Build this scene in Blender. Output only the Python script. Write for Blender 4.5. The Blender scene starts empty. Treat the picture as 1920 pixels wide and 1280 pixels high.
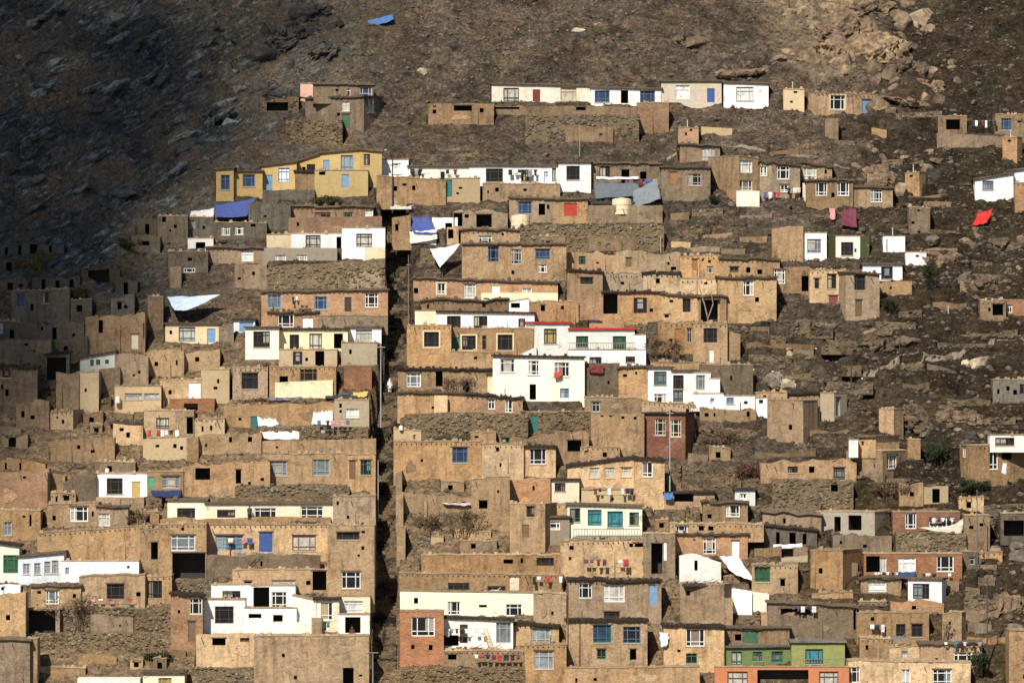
import bpy, bmesh, math, random, re
import numpy as np
from mathutils import Vector, Matrix, noise
R = math.radians
sc = bpy.context.scene
C = sc.collection
random.seed(7)
# ---------------------------------------------------------------- geometry of the view
# the camera is at the origin looking along +Y; the hill is the slope z = S*(y-Y0)
F, S, Y0 = 11200.0, 0.65, 700.0
def dep(py):
    return Y0 * S / (S - (640 - py) / F)
def P(px, py, y=None):
    if y is None: y = dep(py)
    return Vector(((px - 960) / F * y, y, (640 - py) / F * y))
SUN_AZ, SUN_EL = 20.0, 44.0          # degrees left of the viewing axis (behind the camera), elevation
SUNV = Vector((-math.sin(R(SUN_AZ)) * math.cos(R(SUN_EL)), -math.cos(R(SUN_AZ)) * math.cos(R(SUN_EL)), math.sin(R(SUN_EL))))

# ---------------------------------------------------------------- materials
def nodes(name):
    m = bpy.data.materials.new(name); m.use_nodes = True
    nt = m.node_tree; nt.nodes.clear()
    out = nt.nodes.new('ShaderNodeOutputMaterial')
    b = nt.nodes.new('ShaderNodeBsdfPrincipled')
    nt.links.new(b.outputs[0], out.inputs[0])
    return m, nt, b
class NT:
    def __init__(s, nt): s.nt = nt
    def n(s, t, **k):
        x = s.nt.nodes.new(t)
        for a, v in k.items(): setattr(x, a, v)
        return x
    def l(s, a, b): s.nt.links.new(a, b)
    def noise(s, vec, scale, detail=4, rough=.6, dist=0.0):
        x = s.n('ShaderNodeTexNoise'); x.inputs['Scale'].default_value = scale
        x.inputs['Detail'].default_value = detail; x.inputs['Roughness'].default_value = rough
        x.inputs['Distortion'].default_value = dist
        s.l(vec, x.inputs['Vector']); return x.outputs['Fac']
    def vor(s, vec, scale, feature='F1'):
        x = s.n('ShaderNodeTexVoronoi', feature=feature); x.inputs['Scale'].default_value = scale
        s.l(vec, x.inputs['Vector']); return x
    def ramp(s, fac, stops):
        x = s.n('ShaderNodeValToRGB'); e = x.color_ramp.elements
        while len(e) < len(stops): e.new(0.5)
        for i, (p, c) in enumerate(stops):
            e[i].position = p
            e[i].color = (c, c, c, 1) if isinstance(c, (int, float)) else (*c, 1)
        s.l(fac, x.inputs[0]); return x.outputs[0]
    def mix(s, fac, a, b, mode='MIX'):
        x = s.n('ShaderNodeMix', data_type='RGBA', blend_type=mode)
        for sock, v in ((x.inputs[0], fac), (x.inputs[6], a), (x.inputs[7], b)):
            if isinstance(v, (int, float)): sock.default_value = v
            elif isinstance(v, tuple): sock.default_value = (*v, 1)
            else: s.l(v, sock)
        return x.outputs[2]
    def scale(s, vec, sx, sy, sz, rot=(0, 0, 0)):
        x = s.n('ShaderNodeMapping'); x.inputs['Scale'].default_value = (sx, sy, sz)
        x.inputs['Rotation'].default_value = rot
        s.l(vec, x.inputs['Vector']); return x.outputs[0]
    def bump(s, h, strength, dist, prev=None):
        x = s.n('ShaderNodeBump'); x.inputs['Strength'].default_value = strength
        x.inputs['Distance'].default_value = dist
        s.l(h, x.inputs['Height'])
        if prev: s.l(prev, x.inputs['Normal'])
        return x.outputs[0]
    def coords(s):                    # object coordinates shifted per object so that no two walls repeat
        t = s.n('ShaderNodeTexCoord'); oi = s.n('ShaderNodeObjectInfo')
        k = s.n('ShaderNodeVectorMath', operation='MULTIPLY_ADD')
        cmb = s.n('ShaderNodeCombineXYZ')
        for i in range(3): s.l(oi.outputs['Random'], cmb.inputs[i])
        k.inputs[1].default_value = (91.0, 57.0, 73.0)
        s.l(cmb.outputs[0], k.inputs[0]); s.l(t.outputs['Object'], k.inputs[2])
        return k.outputs[0], oi.outputs['Color']
def lin(r, g, b):
    f = lambda c: ((c / 255 + .055) / 1.055) ** 2.4 if c > 10 else c / 255 / 12.92
    return (f(r), f(g), f(b))

def m_mud():
    m, nt, b = nodes('mud'); k = NT(nt); v, col = k.coords()
    a = k.ramp(k.noise(v, .33, 6, .7, .8), [(.27, .50), (.42, .86), (.56, 1.05), (.74, 1.24)])
    st = k.ramp(k.noise(k.scale(v, 1.9, 1.9, .28), 1.0, 5, .65), [(.32, .50), (.50, 1.03)])
    fi = k.ramp(k.noise(v, 3.2, 7, .78), [(.32, .58), (.50, .99), (.66, 1.18)])
    c = k.mix(1.0, col, a, 'MULTIPLY'); c = k.mix(.7, c, st, 'MULTIPLY'); c = k.mix(.9, c, fi, 'MULTIPLY')
    pl = k.ramp(k.noise(v, .30, 5, .65, 1.4), [(.60, 0.0), (.70, .38)])      # grey worn plaster patches
    c = k.mix(pl, c, k.mix(1.0, (.30, .235, .165), fi, 'MULTIPLY'))
    ye = k.ramp(k.noise(v, .42, 4, .6, 1.0), [(.56, 0.0), (.7, .5)])         # reddish clay batches
    c = k.mix(ye, c, k.mix(1.0, c, (1.08, .90, .74), 'MULTIPLY'))
    ho = k.vor(v, 1.15)                                                      # putlog holes and missing lumps
    hs = k.mix(1.0, k.ramp(ho.outputs['Distance'], [(.07, 1.0), (.13, 0.0)]), k.ramp(ho.outputs['Color'], [(.62, 0.0), (.66, .8)]), 'MULTIPLY')
    c = k.mix(hs, c, (.07, .05, .035))
    k.l(c, b.inputs['Base Color']); b.inputs['Roughness'].default_value = .96
    b.inputs['Specular IOR Level'].default_value = .12
    k.l(k.bump(k.noise(v, 1.4, 8, .75), 1.0, .22), b.inputs['Normal'])
    return m
def m_brick():
    m, nt, b = nodes('brick'); k = NT(nt); v, col = k.coords()
    sx = k.n('ShaderNodeSeparateXYZ'); k.l(v, sx.inputs[0])
    ad = k.n('ShaderNodeMath', operation='ADD'); k.l(sx.outputs[0], ad.inputs[0]); k.l(sx.outputs[1], ad.inputs[1])
    cb = k.n('ShaderNodeCombineXYZ'); k.l(ad.outputs[0], cb.inputs[0]); k.l(sx.outputs[2], cb.inputs[1])
    br = k.n('ShaderNodeTexBrick'); k.l(cb.outputs[0], br.inputs['Vector'])
    br.inputs['Scale'].default_value = 1.0; br.inputs['Brick Width'].default_value = .3; br.inputs['Row Height'].default_value = .12
    br.inputs['Mortar Size'].default_value = .014
    br.inputs['Color1'].default_value = (1.1, 1.1, 1.1, 1); br.inputs['Color2'].default_value = (.62, .66, .7, 1)
    br.inputs['Mortar'].default_value = (.85, .95, 1.05, 1)
    c = k.mix(1.0, col, br.outputs['Color'], 'MULTIPLY')
    c = k.mix(.8, c, k.ramp(k.noise(v, .6, 5, .65), [(.3, .6), (.62, 1.12)]), 'MULTIPLY')
    c = k.mix(k.ramp(k.noise(v, .4, 4, .6, .8), [(.6, 0.0), (.72, .5)]), c, (.36, .26, .17))
    k.l(c, b.inputs['Base Color']); b.inputs['Roughness'].default_value = .93; b.inputs['Specular IOR Level'].default_value = .2
    k.l(k.bump(k.noise(v, 4, 5, .7), .6, .06), b.inputs['Normal'])
    return m
def m_stone():
    m, nt, b = nodes('rubble_stone'); k = NT(nt); v, col = k.coords()
    wv = k.mix(.22, v, k.n('ShaderNodeTexNoise').outputs['Color'])
    vs = k.scale(wv, 1, 1, 1.45)
    vo = k.vor(vs, 4.2); vi = k.vor(vs, 4.2, 'DISTANCE_TO_EDGE')
    c = k.mix(1.0, col, k.ramp(vo.outputs['Color'], [(.1, .55), (.5, .95), (.92, 1.75)]), 'MULTIPLY')
    c = k.mix(.8, c, k.ramp(vi.outputs['Distance'], [(.0, .42), (.16, 1.0)]), 'MULTIPLY')
    c = k.mix(.9, c, k.ramp(k.noise(v, .55, 6, .7), [(.3, .5), (.65, 1.3)]), 'MULTIPLY')
    mu = k.ramp(k.noise(v, .5, 6, .68, .9), [(.42, 0.0), (.56, .9)])         # earth washed over the stones
    c = k.mix(mu, c, k.mix(1.0, (.21, .155, .095), k.ramp(k.noise(v, 4, 5, .75), [(.3, .5), (.65, 1.3)]), 'MULTIPLY'))
    k.l(c, b.inputs['Base Color']); b.inputs['Roughness'].default_value = .95; b.inputs['Specular IOR Level'].default_value = .15
    k.l(k.bump(k.noise(v, 2.5, 6, .75), .9, .2, k.bump(k.ramp(vi.outputs['Distance'], [(0, 0.0), (.2, 1.0)]), .6, .1)), b.inputs['Normal'])
    return m
def m_plaster():
    m, nt, b = nodes('lime_plaster'); k = NT(nt); v, col = k.coords()
    c = k.mix(.7, col, k.ramp(k.noise(v, .55, 6, .72, .5), [(.28, .66), (.44, .95), (.6, 1.02)]), 'MULTIPLY')
    c = k.mix(.6, c, k.ramp(k.noise(v, 3.0, 6, .75), [(.32, .72), (.56, 1.03)]), 'MULTIPLY')
    st = k.ramp(k.noise(k.scale(v, 1.5, 1.5, .26), 1.0, 6, .72), [(.53, 0.0), (.74, .55)])
    c = k.mix(st, c, k.mix(1.0, c, (.86, .66, .42), 'MULTIPLY'))
    ch = k.ramp(k.noise(v, .9, 7, .72, .6), [(.62, 0.0), (.67, .8)])       # flaked spots showing mud
    c = k.mix(ch, c, (.33, .25, .165))
    k.l(c, b.inputs['Base Color']); b.inputs['Roughness'].default_value = .92; b.inputs['Specular IOR Level'].default_value = .15
    k.l(k.bump(k.noise(v, 2, 7, .7), .6, .08), b.inputs['Normal'])
    return m
def m_paint():                        # doors, frames, cloth, tarpaulins, tanks: one colour from the object with wear
    m, nt, b = nodes('weathered_paint'); k = NT(nt); v, col = k.coords()
    c = k.mix(.7, col, k.ramp(k.noise(v, 2.0, 5, .7), [(.3, .62), (.6, 1.05)]), 'MULTIPLY')
    k.l(c, b.inputs['Base Color']); b.inputs['Roughness'].default_value = .7
    b.inputs['Specular IOR Level'].default_value = .3
    return m
def m_glass():
    m, nt, b = nodes('window_glass'); k = NT(nt); v, col = k.coords()
    c = k.mix(.6, col, k.ramp(k.noise(v, 1.3, 3, .6), [(.35, .5), (.6, 1.3)]), 'MULTIPLY')
    k.l(c, b.inputs['Base Color']); b.inputs['Roughness'].default_value = .22; b.inputs['Specular IOR Level'].default_value = .18
    return m
def m_roof():
    m, nt, b = nodes('mud_roof'); k = NT(nt); v, col = k.coords()
    c = k.mix(.9, col, k.ramp(k.noise(v, .9, 6, .7), [(.3, .55), (.65, 1.2)]), 'MULTIPLY')
    k.l(c, b.inputs['Base Color']); b.inputs['Roughness'].default_value = .97; b.inputs['Specular IOR Level'].default_value = .1
    k.l(k.bump(k.noise(v, 3, 6, .7), .8, .12), b.inputs['Normal'])
    return m
def m_rock():
    m, nt, b = nodes('rock'); k = NT(nt); v, col = k.coords()
    c = k.mix(1.0, col, k.ramp(k.noise(v, .9, 6, .7, .6), [(.30, .28), (.48, .9), (.70, 1.7)]), 'MULTIPLY')
    k.l(c, b.inputs['Base Color']); b.inputs['Roughness'].default_value = .93; b.inputs['Specular IOR Level'].default_value = .2
    k.l(k.bump(k.noise(v, 2.0, 7, .7), 1.0, .3), b.inputs['Normal'])
    return m
def m_hill():
    m, nt, b = nodes('hillside_earth'); k = NT(nt)
    v = k.n('ShaderNodeTexCoord').outputs['Object']
    base = k.ramp(k.noise(v, .09, 7, .66, .5), [(.28, (.056, .044, .034)), (.42, (.094, .074, .057)), (.55, (.130, .101, .077)), (.72, (.195, .150, .112))])
    strk = k.ramp(k.noise(k.scale(v, .55, .55, 1.5), 1.0, 7, .74, .4), [(.3, .36), (.5, .92), (.68, 1.75)])
    c = k.mix(.85, base, strk, 'MULTIPLY')
    fi = k.ramp(k.noise(v, 2.4, 7, .8), [(.32, .30), (.5, 1.0), (.66, 2.0)])
    c = k.mix(.95, c, fi, 'MULTIPLY')
    dk = k.ramp(k.noise(v, .30, 7, .72, 1.2), [(.50, 1.0), (.60, .52), (.72, .34)])
    c = k.mix(.9, c, dk, 'MULTIPLY')
    dk2 = k.ramp(k.noise(k.scale(v, .8, .8, 1.3), 1.0, 6, .75, .8), [(.54, 1.0), (.64, .42)])
    c = k.mix(.8, c, dk2, 'MULTIPLY')
    lt = k.ramp(k.noise(v, .95, 6, .75, .6), [(.60, 1.0), (.72, 1.9)])
    c = k.mix(1.0, c, lt, 'MULTIPLY')
    warm = k.ramp(k.noise(v, .16, 5, .6, .8), [(.45, 0.0), (.68, .5)])
    c = k.mix(warm, c, k.mix(1.0, c, (1.35, 1.0, .68), 'MULTIPLY'))
    gr = k.ramp(k.noise(v, .21, 5, .6), [(.50, 0.0), (.66, .6)])
    c = k.mix(gr, c, k.mix(1.0, c, (.72, .92, .74), 'MULTIPLY'))
    vo = k.vor(v, 1.7)                                                      # loose pale stones bedded in the soil
    sel = k.ramp(vo.outputs['Color'], [(.74, 0.0), (.80, 1.0)])
    near = k.ramp(vo.outputs['Distance'], [(.14, 1.0), (.28, 0.0)])
    c = k.mix(k.mix(1.0, sel, near, 'MULTIPLY'), c, (.30, .25, .19))
    sx = k.n('ShaderNodeSeparateXYZ'); k.l(v, sx.inputs[0])
    def lincomb(cx, cz, nscale, namp, lo, hi):
        t = k.n('ShaderNodeMath', operation='MULTIPLY'); k.l(sx.outputs[2], t.inputs[0]); t.inputs[1].default_value = cz
        t1 = k.n('ShaderNodeMath', operation='MULTIPLY_ADD'); k.l(sx.outputs[0], t1.inputs[0]); t1.inputs[1].default_value = cx; k.l(t.outputs[0], t1.inputs[2])
        t2 = k.n('ShaderNodeMath', operation='MULTIPLY_ADD'); k.l(k.noise(v, nscale, 6, .68, .4), t2.inputs[0]); t2.inputs[1].default_value = namp; k.l(t1.outputs[0], t2.inputs[2])
        mr = k.n('ShaderNodeMapRange'); k.l(t2.outputs[0], mr.inputs[0]); mr.inputs[1].default_value = lo; mr.inputs[2].default_value = hi; return mr.outputs[0]
    # trodden ochre earth between the houses in the lower, mostly left hand part of the town
    oc = lincomb(-.35, -1.0, .16, 40.0, 24.0, 38.0)
    c = k.mix(k.mix(1.0, oc, (.75, .75, .75), 'MULTIPLY'), c, k.mix(.9, k.mix(.8, (.28, .195, .115), strk, 'MULTIPLY'), fi, 'MULTIPLY'))
    dr = lincomb(1.0, -.30, .12, 30.0, 44.0, 58.0)
    c = k.mix(dr, c, k.mix(1.0, c, (.44, .43, .38), 'MULTIPLY'))
    # tan rock in the top right outcrop
    rk = k.mix(1.0, lincomb(1.0, .55, .12, 26.0, 66.0, 72.0), lincomb(-1.0, .9, .12, 26.0, 2.0, 8.0), 'MULTIPLY')
    c = k.mix(rk, c, k.mix(1.0, (.27, .20, .13), k.ramp(k.noise(v, .8, 7, .75, .5), [(.32, .22), (.5, .9), (.66, 1.8)]), 'MULTIPLY'))
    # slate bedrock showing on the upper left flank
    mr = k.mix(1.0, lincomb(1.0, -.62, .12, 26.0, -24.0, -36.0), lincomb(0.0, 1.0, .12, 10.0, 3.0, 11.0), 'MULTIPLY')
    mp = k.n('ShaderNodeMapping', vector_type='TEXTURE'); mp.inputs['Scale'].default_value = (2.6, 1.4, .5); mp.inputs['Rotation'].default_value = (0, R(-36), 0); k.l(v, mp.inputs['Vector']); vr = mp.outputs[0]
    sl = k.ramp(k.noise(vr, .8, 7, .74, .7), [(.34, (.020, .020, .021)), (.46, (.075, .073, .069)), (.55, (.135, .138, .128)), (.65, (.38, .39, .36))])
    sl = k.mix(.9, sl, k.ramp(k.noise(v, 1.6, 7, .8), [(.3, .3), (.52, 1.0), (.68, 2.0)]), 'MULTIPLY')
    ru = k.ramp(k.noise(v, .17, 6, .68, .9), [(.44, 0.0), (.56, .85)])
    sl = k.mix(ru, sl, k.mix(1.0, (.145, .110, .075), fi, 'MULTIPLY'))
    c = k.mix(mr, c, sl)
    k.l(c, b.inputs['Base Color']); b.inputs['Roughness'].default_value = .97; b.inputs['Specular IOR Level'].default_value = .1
    h = k.noise(v, 1.0, 9, .78, .3)
    k.l(k.bump(k.vor(v, 1.7).outputs['Distance'], .6, -.3, k.bump(h, 1.0, .8)), b.inputs['Normal'])
    return m
MUD, BRICK, STONE, PLAST, PAINT, GLASS, ROOF, ROCK, HILL = m_mud(), m_brick(), m_stone(), m_plaster(), m_paint(), m_glass(), m_roof(), m_rock(), m_hill()
WALLS = {                              # letter: (material, base colour)
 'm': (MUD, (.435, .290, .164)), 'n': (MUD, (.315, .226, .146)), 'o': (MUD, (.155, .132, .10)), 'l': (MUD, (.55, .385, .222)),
 'b': (BRICK, (.50, .29, .165)), 'B': (BRICK, (.42, .205, .115)), 'r': (BRICK, (.30, .13, .08)),
 's': (STONE, (.20, .158, .108)), 't': (STONE, (.16, .125, .085)), 'S': (STONE, (.33, .245, .15)),
 'w': (PLAST, (.86, .86, .84)), 'c': (PLAST, (.78, .72, .54)), 'e': (PLAST, (.62, .50, .33)), 'p': (PLAST, (.36, .32, .26)), 'q': (PLAST, (.22, .205, .18)),
 'y': (PLAST, (.60, .43, .19)), 'g': (PLAST, (.21, .26, .10)), 'v': (PLAST, (.28, .29, .10)), 'O': (PLAST, (.46, .19, .10)), 'k': (PLAST, (.70, .42, .30)),
}
PC = {'w': (.80, .80, .76), 'd': (.055, .04, .03), 'b': (.10, .15, .25), 'g': (.05, .13, .07), 't': (.03, .14, .14), 'y': (.46, .34, .13), 'r': (.16, .035, .03),
      'l': (.17, .30, .46), 'o': (.30, .14, .05), 'n': (.16, .10, .06), 'c': (.62, .56, .42), 'B': (.045, .09, .28), 'R': (.42, .05, .03), 'p': (.40, .40, .40), 'k': (.02, .02, .022), 'e': (.55, .40, .12), 'G': (.10, .30, .15), 'i': (.50, .28, .26), 'm': (.22, .05, .07)}
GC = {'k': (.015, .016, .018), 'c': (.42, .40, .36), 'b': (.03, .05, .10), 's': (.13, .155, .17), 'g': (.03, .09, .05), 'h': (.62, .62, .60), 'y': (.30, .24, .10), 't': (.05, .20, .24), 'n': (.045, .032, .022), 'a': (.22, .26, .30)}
# ---------------------------------------------------------------- object helpers
def link(name, me, mat=None, parent=None, color=None):
    o = bpy.data.objects.new(name, me); C.objects.link(o)
    if mat is not None and me is not None and not me.materials: me.materials.append(mat)
    if color is not None: o.color = (*color, 1)
    if parent is not None: o.parent = parent
    return o
def tag(o, label=None, cat=None, group=None, kind=None):
    if label: o['label'] = label
    if cat: o['category'] = cat
    if group: o['group'] = group
    if kind: o['kind'] = kind
    return o
def mesh(name, verts, faces, smooth=False):
    me = bpy.data.meshes.new(name); me.from_pydata([tuple(v) for v in verts], [], faces); me.update()
    if smooth: me.polygons.foreach_set('use_smooth', [True] * len(me.polygons))
    return me
class MB:                              # collects shapes into ONE mesh
    def __init__(s): s.v = []; s.f = []
    def quad(s, a, b, c, d):
        n = len(s.v); s.v += [a, b, c, d]; s.f.append((n, n + 1, n + 2, n + 3))
    def hexa(s, p):                    # p: 4 bottom then 4 top corners
        n = len(s.v); s.v += [Vector(q) for q in p]
        s.f += [tuple(n + i for i in q) for q in ((3, 2, 1, 0), (4, 5, 6, 7), (0, 1, 5, 4), (1, 2, 6, 5), (2, 3, 7, 6), (3, 0, 4, 7))]
    def box(s, x0, y0, z0, x1, y1, z1):
        s.hexa([(x0, y0, z0), (x1, y0, z0), (x1, y1, z0), (x0, y1, z0), (x0, y0, z1), (x1, y0, z1), (x1, y1, z1), (x0, y1, z1)])
    def bar(s, a, b, r0, r1=None, n=6):
        r1 = r0 if r1 is None else r1
        a, b = Vector(a), Vector(b); d = (b - a)
        if d.length < 1e-6: return
        d.normalize(); u = d.orthogonal().normalized(); w = d.cross(u); k = len(s.v)
        for q, r in ((a, r0), (b, r1)):
            for i in range(n):
                t = 2 * math.pi * i / n; s.v.append(q + (u * math.cos(t) + w * math.sin(t)) * r)
        for i in range(n):
            j = (i + 1) % n; s.f.append((k + i, k + j, k + n + j, k + n + i))
        s.f.append(tuple(k + i for i in range(n - 1, -1, -1))); s.f.append(tuple(k + n + i for i in range(n)))
    def build(s, name, mat, parent=None, color=None, weld=False, smooth=False):
        me = mesh(name, s.v, s.f, smooth)
        if weld:
            bm = bmesh.new(); bm.from_mesh(me); bmesh.ops.remove_doubles(bm, verts=bm.verts, dist=1e-3); bm.to_mesh(me); bm.free()
        return link(name, me, mat, parent, color)

def _ic():
    bm = bmesh.new(); bmesh.ops.create_icosphere(bm, subdivisions=1, radius=1.0)
    r = [tuple(v.co) for v in bm.verts], [tuple(v.index for v in f.verts) for f in bm.faces]; bm.free(); return r
ICO1 = _ic(); FRONTS = []
CARVE = []                             # footprints the ground is cut or banked to
LAB = {}
last = {}
Z = Vector((0, 0, 1))
def panel(mb, o, u, n, W, top, ops, fnd):
    """one wall face in the plane (o; u, up) with real openings; top(x) gives its height"""
    ops = [q for q in ops if q['u1'] - q['u0'] > .05]
    xs = {0.0, W}; zs = {-fnd}
    m = max(1, int(W / 1.3))
    for i in range(1, m): xs.add(W * i / m)
    for q in ops: xs |= {q['u0'], q['u1']}; zs |= {q['z0'], q['z1']}
    xs = sorted(xs); zs = sorted(zs)
    pt = lambda x, z: o + u * x + Z * z
    for i in range(len(xs) - 1):
        a, b = xs[i], xs[i + 1]
        if b - a < 1e-4: continue
        for j in range(len(zs)):
            z0 = zs[j]
            if j + 1 < len(zs): zl = zr = zs[j + 1]
            else: zl, zr = top(a), top(b)
            mid = (z0 + zs[j + 1]) / 2 if j + 1 < len(zs) else z0 + .01
            if any(q['u0'] - 1e-4 <= a and b <= q['u1'] + 1e-4 and q['z0'] < mid < q['z1'] for q in ops): continue
            mb.quad(pt(a, z0), pt(b, z0), pt(b, zr), pt(a, zl))
    for q in ops:
        d = -n * (q['dep'] if q['kind'] != 'v' else .22); a, b, z0, z1 = q['u0'], q['u1'], q['z0'], q['z1']
        mb.quad(pt(a, z0), pt(a, z0) + d, pt(b, z0) + d, pt(b, z0))
        mb.quad(pt(a, z1), pt(b, z1), pt(b, z1) + d, pt(a, z1) + d)
        mb.quad(pt(a, z0), pt(a, z1), pt(a, z1) + d, pt(a, z0) + d)
        mb.quad(pt(b, z0), pt(b, z0) + d, pt(b, z1) + d, pt(b, z1))
OPRE = re.compile(r'([wdv])([A-Za-z]?)([a-z]?)([\d.]+),([\d.]+),([\d.]+),([\d.]+)(\+?)')
def frame_mesh(W, H, bars):
    t = .10 if W > .7 else .075; mb = MB(); y0, y1 = .11, .2
    mb.box(0, y0, 0, t, y1, H); mb.box(W - t, y0, 0, W, y1, H)
    mb.box(t, y0, 0, W - t, y1, t); mb.box(t, y0, H - t, W - t, y1, H)
    e = t * .42
    vs = {0: [], 1: [.5], 2: [.26, .74], 3: [.25, .5, .75]}[bars % 10]
    hs = {0: [], 1: [.7], 2: [.24, .76], 3: [.26]}[bars // 10]
    for h in hs: mb.box(t, y0 + .004, H * h - e, W - t, y1 - .004, H * h + e)
    for q in vs: mb.box(W * q - e, y0 + .008, t, W * q + e, y1 - .008, H - t)
    return mb
def openings(txt, px0, px1, W, zof, H, rnd):
    res = []
    for k, a, c, x0, y0, x1, y1, plus in OPRE.findall(txt or ''):
        x0, y0, x1, y1 = map(float, (x0, y0, x1, y1))
        u0 = max(.06, (x0 - px0) / (px1 - px0) * W); u1 = min(W - .06, (x1 - px0) / (px1 - px0) * W)
        z1, z0 = min(H - .12, zof(y0)), max(-.12, zof(y1))
        if u1 - u0 < .1 or z1 - z0 < .1: continue
        res.append(dict(kind=k, a=a, c=c, u0=u0, u1=u1, z0=z0, z1=z1, dep=dict(w=.22, d=.24, v=1.6)[k], plus=plus))
    res2 = []
    for q in res:                      # keep openings from crossing each other
        if all(q['u1'] <= p['u0'] or q['u0'] >= p['u1'] or q['z1'] <= p['z0'] or q['z0'] >= p['z1'] for p in res2): res2.append(q)
    return res2
def fill_openings(ops, o, u, n, root, rnd, mud=True):
    """panes, frames, doors and surrounds of one wall face, each its own part"""
    M = Matrix((( u.x, -n.x, 0, o.x), (u.y, -n.y, 0, o.y), (0, 0, 1, o.z), (0, 0, 0, 1)))
    for q in ops:
        w, h = q['u1'] - q['u0'], q['z1'] - q['z0']
        T = M @ Matrix.Translation((q['u0'], 0, q['z0']))
        if q['kind'] == 'w':
            mb = MB(); mb.box(-.02, .2, -.02, w + .02, .23, h + .02)
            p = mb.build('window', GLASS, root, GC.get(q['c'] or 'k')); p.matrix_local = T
            bars = (rnd.choice([22, 12, 32]) if w > 1.25 else rnd.choice([11, 31, 12])) if w > .75 else rnd.choice([10, 1, 11])
            fk = rnd.uniform(.75, 1.05); fcol = tuple(c * fk for c in PC[q['a'] or 'w'])
            frame_mesh(w, h, bars).build('frame', PAINT, p, fcol)
            if w > .7 and h > .7 and q['c'] in ('', 'k', 's') and rnd.random() < .45:      # a half drawn curtain behind the glass bars
                cb = MB(); a0, a1 = rnd.choice([(0, .38), (.6, 1), (0, .55), (.3, .7)]); zt = rnd.choice([0, 0, .3]); kk = 5
                for i in range(kk):
                    x0, x1 = w * (a0 + (a1 - a0) * i / kk), w * (a0 + (a1 - a0) * (i + 1) / kk); d0, d1 = (.175, .19) if i % 2 else (.19, .175)
                    cb.quad(Vector((x0, d0, h * zt)), Vector((x1, d1, h * zt)), Vector((x1, d1, h)), Vector((x0, d0, h)))
                cb.build('curtain', PAINT, p, rnd.choice([(.30, .28, .25), (.40, .37, .32), (.20, .15, .13), (.16, .20, .24), (.36, .30, .20)]))
            if w > .6 and rnd.random() < .6:
                sb = MB(); sb.box(-.08, -.06, -.1, w + .08, .1, -.002); sb.build('sill', PLAST, p, (.42, .36, .28))
        elif q['kind'] == 'd':
            mb = MB(); mb.box(0, .1, 0, w, .16, h)
            for zz in ((.08, .46), (.54, .94)): mb.box(w * .16, .085, h * zz[0], w * .84, .1, h * zz[1])
            p = mb.build('door', PAINT, root, PC[q['a'] or 'n']); p.matrix_local = T
        elif q['kind'] == 'v':            # room behind an opening, its indoor shade painted as a near black colour
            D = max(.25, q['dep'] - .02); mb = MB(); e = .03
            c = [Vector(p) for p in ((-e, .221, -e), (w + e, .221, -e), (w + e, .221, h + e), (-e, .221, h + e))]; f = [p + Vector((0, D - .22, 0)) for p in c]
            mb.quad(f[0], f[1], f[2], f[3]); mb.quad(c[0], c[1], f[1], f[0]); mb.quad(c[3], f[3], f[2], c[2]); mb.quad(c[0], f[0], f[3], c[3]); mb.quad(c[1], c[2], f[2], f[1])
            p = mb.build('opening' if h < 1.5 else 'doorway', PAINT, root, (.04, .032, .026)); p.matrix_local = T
        if q['kind'] in 'wdv' and not q['plus'] and w > .5 and mud and rnd.random() < .6:
            mb = MB(); e_ = rnd.uniform(.08, .2); mb.box(-e_, -.05, h + .004, w + e_ * rnd.uniform(.6, 1.2), .02, h + rnd.uniform(.09, .15)); p = mb.build('lintel', ROOF, root, (.13, .095, .065)); p.matrix_local = T
        if q['plus']:
            mb = MB(); t = .17; e = .035
            mb.box(-t, -e, -t, 0, .02, h + t); mb.box(w, -e, -t, w + t, .02, h + t); mb.box(0, -e, -t, w, .02, 0); mb.box(0, -e, h, w, .02, h + t)
            p = mb.build('surround', PLAST, root, (.70, .56, .36)); p.matrix_local = T
def blob(rx, rz, rnd, y0, y1):
    n = 14; mb = MB(); ph = rnd.uniform(0, 6); pts = []
    for i in range(n):
        t = 2 * math.pi * i / n; q = 1 + .3 * math.sin(3 * t + ph) * rnd.uniform(.3, 1) + rnd.uniform(-.16, .16); pts.append((math.cos(t) * rx * q, math.sin(t) * rz * q))
    mb.v = [Vector((a, y0, b)) for a, b in pts] + [Vector((a * .92, y1, b * .92)) for a, b in pts]
    mb.f = [tuple(range(2 * n - 1, n - 1, -1))[::-1]] + [(i, (i + 1) % n, n + (i + 1) % n, n + i) for i in range(n)]
    return mb
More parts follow.
